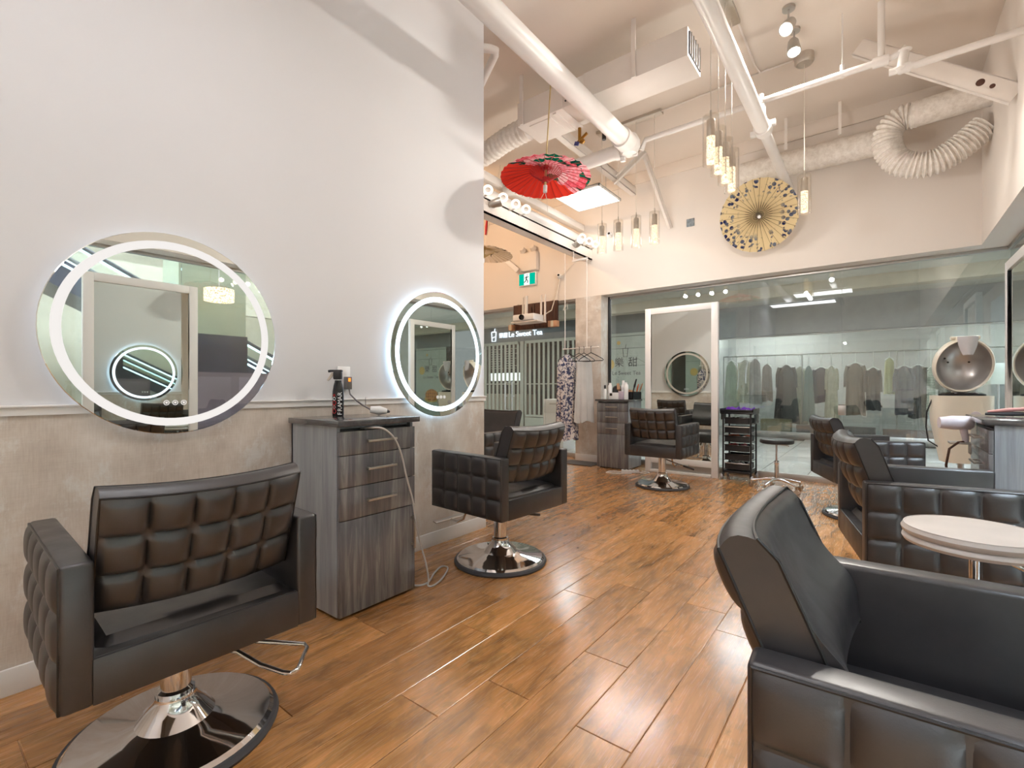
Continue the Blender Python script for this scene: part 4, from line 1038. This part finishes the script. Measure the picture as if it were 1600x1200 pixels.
# ------------------------------------------------------------------ hood dryer in the corner (local: hood opening faces -y)
t = thing('hood_dryer', 'ivory hood dryer with an open dish shaped hood in the back corner', 'hair dryer', (.64, 6.5, 0), R(14))
hc = (0, -.03, 1.425)
HS = 1.14
def hs(p): return [(r * HS, z * HS) for r, z in p]
hd_ = MB().lathe(hs([(0, .19), (.08, .185), (.15, .16), (.20, .11), (.232, .03), (.24, -.02), (.236, -.04), (.226, -.045), (.216, -.03)]), hc, 48, (R(-78), 0, 0), sx=.86).done('hood', 'ivory', t)
hd_.rotation_euler = (0, 0, 0)
MB().lathe(hs([(0, .13), (.06, .127), (.12, .105), (.17, .07), (.2, .02), (.217, -.03)]), hc, 48, (R(-78), 0, 0), sx=.86).done('dish', plain('pearl dish', (206, 202, 200), .32, .75, var=.1, vscale=3), hd_)
MB().lathe(hs([(.216, -.03), (.226, -.05), (.236, -.04)]), hc, 48, (R(-78), 0, 0), sx=.86).done('rim', 'ivory', hd_)
for dx, dz in ((-.10, .06), (-.075, .02), (.09, .02)): MB().lathe([(0, -.004), (.009, -.004), (.009, .004)], (dx, .075, 1.44 + dz), 12, (R(-78), 0, 0)).done('vent_hole', 'ink', hd_)
hg = MB().box((0, -.09, 1.68), (.15, .08, .05), None, .012).tube([(-.11, -.09, 1.69), (.11, -.09, 1.69)], .019, 12).done('hinge', 'ivory', t)
v_ = MB(); v_.grid(lambda a, b: Vector(((a - .5) * (.16 - .085 * b * b), -.15 - .035 * math.sin(PI * a), 1.70 - .18 * b)), 12, 12); v_.done('visor', plain('visor plastic', (208, 206, 210), .3), hg)
bd = MB()
def body(a, b):
    an = 2 * PI * a; z = .457 + .665 * b
    wd = (.15 + .075 * min(1, b * 1.6)) ; dp = .13 + .03 * b
    sq = lambda v: math.copysign(abs(v) ** .5, v)
    return Vector((wd * sq(math.cos(an)), dp * sq(math.sin(an)), z))
v_ = bd.grid(body, 48, 12, closed_u=True); bd.bm.faces.new([q[0] for q in v_]); bd.bm.faces.new([q[-1] for q in v_])
bo = bd.done('body', 'ivory', t, angle=50)
MB().lathe([(0, 0), (.18, 0), (.18, .02), (.15, .035), (0, .04)], (0, -.02, 1.118), 36, sy=.75).done('control_panel', 'black_gloss', bo)
m = MB()
for i in range(5): m.b2((-.09 + i * .04, -.125, 1.142), (-.07 + i * .04, -.10, 1.152))
m.done('button', 'alu', bo, kind='stuff', angle=0)
MB().lathe([(0, 0), (.045, 0), (.04, .012), (0, .014)], (.06, -.145, .93), 24, (R(90), 0, 0)).done('knob', 'lilac', bo)
MB().tube([(-.22, .02, 1.08), (-.262, .02, .95), (-.268, .02, .8), (-.25, .02, .66), (-.17, .02, .60)], .007, 8).done('lead', 'black', bo)
MB().cyl((0, 0, .05), (0, 0, .46), .025, seg=16).done('column', 'alu', t)
MB().tube([(0, .1, 1.1), (0, .17, 1.25), (0, .16, 1.40)], .03, 12).done('neck', 'ivory', t)
for k in range(5):
    a = 2 * PI * k / 5 + .2; c, s = math.cos(a), math.sin(a)
    lg = MB().tube([(0, 0, .09), (.22 * c, .22 * s, .065)], [.02, .012], 10).done('leg', 'alu', t)
    MB().lathe([(0, -.015), (.024, -.015), (.024, .015), (0, .015)], (.215 * c, .215 * s, .025), 16, (R(90), 0, a)).tube([(.215 * c, .215 * s, .07), (.215 * c, .215 * s, .03)], .01, 8).done('caster', 'rubber', lg)

# ------------------------------------------------------------------ hand dryer and holders on the third cabinet
t = thing('tool_holder', 'clear bracket holding the hair dryer on the cabinet front', 'holder', (.44, 4.02, .86))
MB().box((-.05, 0, 0), (.10, .10, .012), None, .003).box((-.003, 0, -.03), (.006, .10, .07), None, .002).done('upper_bracket', 'alu', t)
MB().box((-.05, 0, -.22), (.10, .10, .010), None, .003).box((-.003, 0, -.26), (.006, .10, .09), None, .002).box((-.10, 0, -.205), (.006, .10, .03), (0, R(-30), 0)).done('lower_bracket', 'alu', t)
t = thing('hand_dryer', 'white hand held hair dryer hung nozzle out from the cabinet front', 'hair dryer', (.405, 4.0, .985), R(12))
MB().tube([(.045, 0, 0), (.03, 0, 0), (-.05, 0, 0), (-.10, 0, -.002), (-.115, 0, -.002)], [.03, .042, .043, .036, .034], 20).done('barrel', 'lilac', t)
MB().tube([(.0, 0, -.03), (.01, 0, -.09), (.012, 0, -.118)], [.02, .017, .015], 14).done('grip', 'lilac', t)
MB().tube([(.012, 0, -.115), (-.03, -.02, -.12), (-.075, -.03, -.16), (-.09, -.03, -.26), (-.08, -.03, -.38), (-.02, -.02, -.43), (.03, 0, -.40)], .007, 8).done('lead', 'darkwood', t)
t = thing('hair_crimper', 'pinkish hair tool lying on the far corner of the cabinet top', 'hair tool', (.60, 4.0, 1.03), R(-20))
MB().tube([(-.10, 0, .012), (.0, 0, .016), (.10, .01, .02)], [.008, .013, .011], 12).done('lower_arm', 'rubber', t)
MB().tube([(-.09, 0, .026), (.0, 0, .04), (.10, -.01, .05)], [.006, .012, .011], 12).done('upper_arm', 'pink', t)

# ------------------------------------------------------------------ the mall beyond the glass
cor = slab('floor_corridor', (-14, 7.25, -.1), (6, 13.6, -.008), 'grout')
TS = .58
tmesh = None
for i in range(-12, 6):
    for j in range(6):
        cx, cy = -1.365 + TS * (i + .5), 7.26 + TS * 2 * (j + .5 - .5 * (i % 2))
        if cx > 1.9 or cy > 12.75 or cy < 7.2: continue
        if cy < 7.5:
            MB().b2((-TS / 2 + .005, 0, -.008), (TS / 2 - .005, TS - .005, 0), .001).done('tile', 'tile', cor, loc=(cx, 7.26, 0)); continue
        if tmesh is None: tmesh = MB().b2((-TS / 2 + .005, -TS + .005, -.008), (TS / 2 - .005, TS - .005, 0), .001).done('tile', 'tile', cor, loc=(cx, cy, 0))
        else:
            o = tmesh.copy(); C.objects.link(o); o.location = (cx, cy, 0)
MB().b2((1.9, 7.26, -.008), (6, 13, -.001)).b2((-14, 7.26, -.008), (-8.34, 12.7, -.001)).done('far_tiles', 'tile', cor, angle=0, kind='stuff')
slab('floor_atrium', (1.2, -8, -.1), (9, 7.25, -.004), 'tile')
slab('ceiling_corridor', (-14, 7.3, 3.2), (6, 17, 3.3), 'mall_ceiling')
slab('trim_4', (-14, 10.5, 2.98), (6, 10.8, 3.2), 'mall_beige')
slab('ceiling_atrium', (1.2, -8, 6.2), (9, 7.3, 6.3), 'mall_ceiling')
slab('wall_atrium', (9, -8, -.1), (9.2, 14, 6.3), 'mall_beige')
slab('wall_atrium_end', (1.2, -8.2, -.1), (9.2, -8, 6.3), 'mall_beige')
slab('wall_atrium_header', (1.2, 7.25, 3.2), (9, 7.45, 6.3), 'mall_beige')
slab('wall_corridor_end', (-14.2, 7.25, -.1), (-14, 17, 3.3), 'mall_beige')
slab('wall_upper_floor', (6.5, -8, 2.9), (6.7, 7.2, 3.7), 'mall_beige')
def mall_panel(label, x, y, z, wx, wy, mat, name='ceiling_panel'):
    t = thing(name, label, 'lamp', (x, y, z), 0, 'mall ceiling lights')
    MB().b2((-wx / 2, -wy / 2, 0), (wx / 2, wy / 2, .02)).done('diffuser', mat, t, angle=0)
    MB().b2((-wx / 2 - .03, -wy / 2 - .03, .018), (wx / 2 + .03, wy / 2 + .03, .05)).done('frame', 'alu', t, angle=0)
for yy, lb in ((-3, 'luminous atrium ceiling panel furthest behind the photographer'), (0.2, 'luminous atrium ceiling panel outside the closest chair'), (3.6, 'luminous atrium ceiling panel above the escalator foot')):
    mall_panel(lb, 3.3, yy, 6.15, 2.4, 2.0, 'led_atrium')
for xx, lb in ((-8.6, 'corridor ceiling light before the tea shop sign'), (-5.2, 'corridor ceiling light before the frosted tea panel'), (-1.9, 'corridor ceiling light over the middle of the tiles'), (1.4, 'corridor ceiling light behind the hood dryer')):
    mall_panel(lb, xx, 8.6, 3.17, .9, .6, 'led_corridor')
# tea shop facade
YT = 11.3
ts = thing('tea_shop_front', 'closed tea shop front with glowing sign across the corridor', 'shop front', (-7.4, YT, 0))
MB().b2((-3.6, 0, 2.585), (3.4, .25, 3.2)).done('header', 'mall_grey', ts, angle=0)
MB().b2((-3.6, 1.4, 0), (3.4, 1.5, 2.6)).b2((-3.6, .2, 2.55), (3.4, 1.5, 2.6)).done('interior', 'shop_dark', ts, angle=0)
MB().b2((-1.05, -.02, 0), (-.93, .12, 2.58)).b2((.86, -.02, 0), (.98, .12, 2.58)).done('jamb', 'gate', ts, angle=0)
MB().b2((-3.6, .3, 0), (-1.1, .9, 1.0)).b2((.0, .5, .0), (1.0, 1.0, .95)).done('counter', 'mall_beige', ts, angle=0)
bdm = MB().b2((-2.45, .25, 1.7), (-1.15, .28, 2.5)).done('menu_board', 'ink', ts, angle=0)
m = MB(); rn = random.Random(2)
for i in range(9):
    for k in range(2): m.b2((-2.4 + k * .62, .245, 2.40 - i * .075), (-2.4 + k * .62 + rn.uniform(.2, .5), .25, 2.42 - i * .075))
m.done('menu_line', 'gate', bdm, angle=0, kind='stuff')
for k in range(4): MB().b2((-2.4 + k * .31, .23, 1.42), (-2.13 + k * .31, .26, 1.66)).done('price_card', 'white_sign', ts, angle=0)
sg = text('Le Sweet Tea', .225, 'sign_lettering', 'neon', ts, Matrix.Translation((-.86, -.03, 2.80)) @ Matrix.Rotation(R(90), 4, 'X'), .015)
text('樂甜', .17, 'sign_lettering', 'neon', ts, Matrix.Translation((-1.68, -.03, 2.79)) @ Matrix.Rotation(R(90), 4, 'X'), .015)
m = MB().tube([(-2.06 + x, -.03, 2.80 + z) for x, z in ((-.09, .12), (-.07, -.16), (.07, -.16), (.09, .12))], .018, 8, closed=True).tube([(-2.04, -.03, 2.92), (-2.01, -.03, 3.03)], .014, 8).tube([(-2.11, -.03, 2.75), (-2.01, -.03, 2.78)], .014, 8).tube([(-2.13, -.03, 2.93), (-1.99, -.03, 2.93)], .02, 8)
m.done('sign_cup', 'neon', ts)
def folding_gate(label, x0, x1):
    t = thing('folding_gate', label, 'gate', (0, YT - .06, 0), 0, 'folding gates of the tea shop')
    MB().b2((x0, -.03, 2.5), (x1, .03, 2.58)).b2((x0, -.02, .36), (x1, .02, .42)).b2((x0, -.02, 1.30), (x1, .02, 1.33)).b2((x0, -.03, 0), (x1, .03, .34)).done('rail', 'gate', t, angle=0)
    n = int((x1 - x0) / .15); first = None
    for k in range(n + 1):
        x = x0 + (x1 - x0) * k / n
        if first is None: first = MB().box((0, 0, 1.46), (.06, .018, 2.08), (0, 0, R(25))).done('slat', 'gate', t, angle=0, loc=(x, 0, 0))
        else:
            o = first.copy(); C.objects.link(o); o.location = (x, 0, 0)
    return t
folding_gate('pale folding slat gate beside the hanging floral cape', -8.22, -6.45)
folding_gate('pale folding slat gate by the white wall edge under the glowing sign', -10.4, -8.5)
t = thing('door_handle', 'white tall pull handle in front of the slat gate', 'handle', (-8.75, YT - .19, 0))
MB().tube([(-.13, 0, .55), (-.13, 0, 1.35), (.13, 0, 1.38), (.13, 0, .52)], .02, 8, closed=True).box((-.13, .05, .95), (.03, .1, .03)).box((.13, .05, .95), (.03, .1, .03)).done('grip', 'white_plastic', t)
t = thing('white_cabinet', 'white low drawer unit behind the glass beside the floral cape', 'cabinet', (-4.97, 7.9, 0))
MB().b2((-.23, -.2, 0), (.23, .2, .98), .008).done('body', 'white_plastic', t)
MB().b2((-.215, -.21, .72), (.215, -.2, .95), .003).done('drawer', 'white_plastic', t)
MB().b2((-.08, -.216, .88), (.08, -.21, .90)).done('handle', 'alu', t, angle=0)
# frosted tea panel with printed logo
t = thing('tea_screen', 'frosted tea shop panel with black printed name behind the far cabinet', 'panel', (-5.07, YT - .1, 0))
MB().b2((-.75, 0, .05), (.75, .03, 2.19), .002).b2((-.75, 0, 2.2), (.75, .03, 2.5), .002).b2((-.75, 0, 2.51), (.75, .03, 2.58), .002).done('sheet', 'frost', t, angle=0)
MB().b2((-.75, .031, 0), (.75, .05, .05)).done('foot', 'alu', t, angle=0)
F = Matrix.Rotation(R(90), 4, 'X')
text('樂', .26, 'lettering', 'ink', t, Matrix.Translation((-.17, -.003, 1.83)) @ F)
text('甜', .26, 'lettering', 'ink', t, Matrix.Translation((.2, -.003, 1.83)) @ F)
text('Le Sweet Tea', .14, 'lettering', 'ink', t, Matrix.Translation((.02, -.003, 1.57)) @ F)
MB().tube([(x, -.004, 2.1 + z) for x, z in ((-.07, .10), (-.05, -.12), (.05, -.12), (.07, .10))], .007, 6, closed=True).tube([(.0, -.004, 2.2), (.02, -.004, 2.3)], .006, 6).done('cup_logo', 'ink', t)
lg = MB()
for dx, dz in ((-.03, -.07), (.0, -.06), (.03, -.07), (-.015, -.04), (.015, -.04)): lg.lathe([(0, -.004), (.013, -.004), (.013, 0)], (dx, 0, 2.1 + dz), 10, (R(90), 0, 0))
lg.done('tea_pearl', 'darkwood', t, kind='stuff')
MB().lathe([(0, .004), (.14, .004), (.14, 0)], (-.44, 0, 1.80), 32, (R(90), 0, 0)).done('amber_dot', 'amber', t, angle=0)
MB().lathe([(0, .004), (.05, .004), (.05, 0)], (-.18, 0, 2.34), 24, (R(90), 0, 0)).done('amber_dot', 'amber', t, angle=0)
t2 = NT('waffle print'); v = t2.coords('Object'); ck = t2.voro(v, 9, rnd=.1)
t2.set(t2.ramp(ck.outputs['Distance'], [(.2, lin(150, 84, 34)), (.6, lin(206, 140, 74))]), .6); M['waffle'] = t2.m
MB().lathe([(0, .005), (.26, .005), (.26, 0)], (.05, 0, .95), 32, (R(90), 0, 0), sx=1.2, sy=.8).done('waffle_print', 'waffle', t, angle=0)
MB().lathe([(0, .004), (.33, .004), (.33, 0)], (.05, 0, .82), 32, (R(90), 0, 0), sx=1.1, sy=.35).done('plate_print', 'amber', t, angle=0)
text('signature waffle', .09, 'lettering', 'ink', t, Matrix.Translation((.05, -.003, .62)) @ F) if False else None
# clothing store
YS = 12.75
slab('floor_store', (-4.0, 13.0, -.1), (5.5, 17, .02), 'store_floor')
slab('wall_store_header', (-4.0, YS, 2.46), (5.5, YS + .3, 3.2), 'store_wall')
slab('wall_store_back', (-4.0, 16.5, 0), (5.5, 16.7, 3.2), 'store_wall')
slab('wall_store_side', (-4.1, YS, 0), (-3.9, 16.6, 3.2), 'store_wall')
slab('wall_store_end', (5.4, YS, 0), (5.6, 16.6, 3.2), 'store_wall')
ws = window('window_4', [(-3.9, -2.4), (-2.4, -.9), (-.9, .6), (.6, 2.1), (2.1, 3.6)], 'x', YS + .1, 2.46, .16)
for xx, yy, lb in ((-.9, 14.6, 'long white tube light inside the clothing store, over the rack'), (-2.6, 15.6, 'added white tube light deep inside the store, on the tea shop side'), (2.6, 15.2, 'added white tube light deep inside the store, behind the hood dryer')):  # the two deep tubes are added to brighten the store
    t = thing('tube_light', lb, 'lamp', (xx, yy, 3.0), R(3), 'store tube lights')
    MB().b2((-1.0, -.09, 0), (1.0, .09, .02)).done('diffuser', 'store_light', t, angle=0)
    MB().b2((-1.03, -.11, .018), (1.03, .11, .06)).done('housing', 'white_plastic', t, angle=0)
    for sx in (-1, 1): MB().b2((sx * .79 - .01, -.01, .06), (sx * .79 + .01, .01, .2)).done('hanger', 'white_plastic', t, angle=0)
t = thing('clothes_rack', 'long clothes rack inside the store window', 'rack', (-1.2, 13.5, 0.02))
MB().tube([(-2.1, 0, 2.0), (3.2, 0, 2.0)], .015, 10).done('bar', 'alu', t)
for xx in (-2.1, -.3, 1.5, 3.2): MB().tube([(xx, 0, 0), (xx, 0, 2.0)], .015, 10).box((xx, 0, .015), (.06, .5, .03)).done('leg', 'alu', t)
rackz = 2.02
tops = [1.93, 1.95, 1.97, 1.83, 1.79, 1.75, 1.76, 1.72, 1.74, 1.80, 1.68, 1.90, 1.70, 1.72, 1.66, 1.75]
gl = [(-3.10, 'sage', .30, 1.35, 'pale green hanging dress nearest the tall mirror frame'), (-2.80, 'cream', .36, 1.10, 'cream coat on the store rack above the purple towels'), (-2.53, 'lilac2', .30, 1.15, 'patterned grey lilac dress on the store rack'), (-2.29, 'mauve', .26, .95, 'short mauve dress on the store rack'),
      (-1.83, 'char', .42, 1.45, 'wide charcoal coat above the black stool'), (-1.56, 'cream', .30, 1.42, 'long cream dress beside the charcoal coat'), (-1.36, 'teal', .20, 1.35, 'slim grey teal dress on the store rack'), (-1.12, 'navy', .36, .85, 'navy top on the store rack'), (-.90, 'cream', .22, 1.3, 'narrow cream dress by the glass joint'),
      (-.45, 'taupe', .40, 1.2, 'taupe coat on the rack behind the turned chair'), (-.12, 'char', .28, .95, 'dark ribbed top on the store rack'), (.17, 'lemon', .2, .8, 'pale yellow pointed blouse on the store rack'), (.42, 'navy', .34, 1.05, 'navy jacket beside the pale yellow blouse'), (.66, 'char', .34, 1.15, 'dark coat near the striped dress'), (.86, 'stripe2', .14, .9, 'green white striped dress beside the hood dryer'), (1.15, 'char', .36, 1.1, 'dark coat half hidden by the hood dryer')]
cols = {'sage': (178, 196, 172), 'cream': (216, 214, 194), 'lilac2': (188, 184, 184), 'mauve': (184, 170, 166), 'char': (66, 68, 72), 'teal': (134, 158, 156), 'navy': (54, 62, 82), 'taupe': (120, 112, 106), 'lemon': (220, 220, 170), 'stripe2': (150, 186, 170)}
for k, cc in cols.items(): M['g_' + k] = plain('garment ' + k, cc, .8, var=.12, vscale=10)
t2 = NT('striped garment'); wv = t2.n('ShaderNodeTexWave'); wv.bands_direction = 'Z'; wv.inputs['Scale'].default_value = 9; t2.l(t2.coords('Object'), wv.inputs['Vector'])
t2.set(t2.ramp(wv.outputs['Fac'], [(.45, lin(70, 110, 100)), (.55, lin(214, 220, 208))]), .8); M['g_stripe2'] = t2.m
for i, (x, cl, wd, ln, lb) in enumerate(gl):
    t = garment('hanging_garment', lb, 'clothes', 'g_' + cl, (x, 13.5 + (.13 if i % 2 else -.05), tops[i] - .03), R(12 * math.sin(i * 2.1)), wd * .8, wd * (1.3 if ln > 1.2 else .95), ln, .12, 6, .015, 'clothes on the store rack', cl in ('char', 'navy', 'taupe', 'cream') and ln < 1.5, seed=i)
    MB().tube([(0, .014, 2.05 - tops[i]), (0, -.014, 2.05 - tops[i]), (0, -.012, 2.03 - tops[i]), (0, 0, .05), (0, 0, .0)], .006, 6).tube([(-wd * .4, 0, -.04), (0, 0, .03), (wd * .4, 0, -.04)], .008, 6).done('hanger', 'white_plastic', t)
t = thing('display_plinth', 'brown wooden display plinth inside the store window', 'plinth', (-.82, 13.16, .021))
for k in range(3): MB().b2((-.75, -.12 + k * .085, 0), (.75, -.037 + k * .085, .3), .004).done('plank', 'darkwood', t)
t = thing('display_plinth', 'reddish brown display plinth behind the turned chair', 'plinth', (.5, 13.16, .021))
for k in range(3): MB().b2((-.45, -.12 + k * .085, 0), (.45, -.037 + k * .085, .28), .004).done('plank', plain('red brown wood', (130, 84, 56), .5, var=.2, vscale=20), t)
t = thing('store_bench', 'yellowish wooden box bench behind the black stool', 'bench', (-2.0, 13.1, .021))
MB().b2((-.32, -.15, .08), (.32, .15, .42), .006).done('box', plain('olive board', (140, 130, 92), .5), t)
MB().b2((-.32, -.15, 0), (-.28, .15, .08)).b2((.28, -.15, 0), (.32, .15, .08)).done('foot', 'ink', t, angle=0)
t = thing('store_table', 'grey clothed table inside the store behind the turned chair', 'table', (-.4, 14.4, .021))
MB().b2((-.45, -.3, .72), (.45, .3, .76), .004).done('tabletop', 'darkwood', t)
for sx in (-1, 1):
    for sy in (-1, 1): MB().b2((sx * .42 - .02, sy * .27 - .02, 0), (sx * .42 + .02, sy * .27 + .02, .72)).done('leg', 'alu', t, angle=0)
t = thing('store_poster', 'blank white notice plate beside the hood dryer', 'sign', (1.05, YG + .4, 1.36))
MB().b2((-.1, -.01, -.12), (.1, .01, .12), .002).done('plate', 'frost', t)
MB().tube([(0, .0, -.12), (0, 0, -1.36)], .012, 8).lathe([(0, 0), (.15, 0), (.15, .015), (0, .02)], (0, 0, -1.36), 24).done('stand', 'alu', t)
# atrium: pillar, kiosk, chandelier, escalator (seen in the round mirrors)
pl = struct(MB().b2((3.0, 2.55, 2.04), (3.7, 3.5, 6.2)).done('pillar_atrium', 'mall_sage', angle=0))
MB().b2((2.98, 2.53, 0), (3.72, 3.52, 2.04)).done('cladding', 'mall_navy', pl, angle=0)
t = thing('kiosk_counter', 'plum panelled kiosk counter seen only in the closest round mirror', 'counter', (2.5, 3.0, 0))
MB().b2((-.05, -.75, 0), (.05, .95, 1.43)).done('body', 'mall_plum', t, angle=0)
for k in range(2): MB().b2((-.06, -.68 + k * .85, .7), (-.05, .05 + k * .85, 1.36), .003).done('panel', 'mall_plum', t)
t = thing('crystal_chandelier', 'drum shaped crystal chandelier seen only in the closest round mirror', 'chandelier', (2.6, 2.95, 2.6))
M['crystal'] = glow('crystal glow', (255, 222, 180), 2.5, .8, 40)
MB().lathe([(.18, .09), (.2, .09), (.2, -.09), (.18, -.09)], seg=28).done('drum', 'crystal', t)
MB().tube([(0, 0, .09), (0, 0, 3.6)], .008, 8).box((0, 0, .09), (.38, .03, .01)).done('rod', 'alu', t)
t = thing('escalator', 'escalator with two cool light lines seen in the round mirrors', 'escalator', (3.9, 3.0, 0))
def esc(y, dz): return 3.19 - (y - 1.8) * .53 + dz
y0, y1 = -1.4, 6.6
MB().poly([(.3, y0 - 3, esc(y0, -.75)), (.3, y1 - 3, max(esc(y1, -.75), 0)), (.3, y1 - 3, esc(y1, -.28)), (.3, y0 - 3, esc(y0, -.28))], (1.0, 0, 0)).done('truss', 'mall_navy', t, angle=0)
for x in (.3, 1.28):
    gg = MB().poly([(x, y0 - 3, esc(y0, -.28)), (x, y1 - 3, esc(y1, -.28)), (x, y1 - 3, esc(y1, .0)), (x, y0 - 3, esc(y0, 0))], (.015, 0, 0)).done('balustrade', 'pane', t, angle=0)
    MB().tube([(x, y0 - 3, esc(y0, .06)), (x, y1 - 3, esc(y1, .06))], .035, 10).done('handrail', 'rubber', gg)
    for dz in (.0, -.36): MB().tube([(x - .02, y0 - 3, esc(y0, dz)), (x - .02, y1 - 3, esc(y1, dz))], .018, 8).done('light_line', 'led_blue', gg)
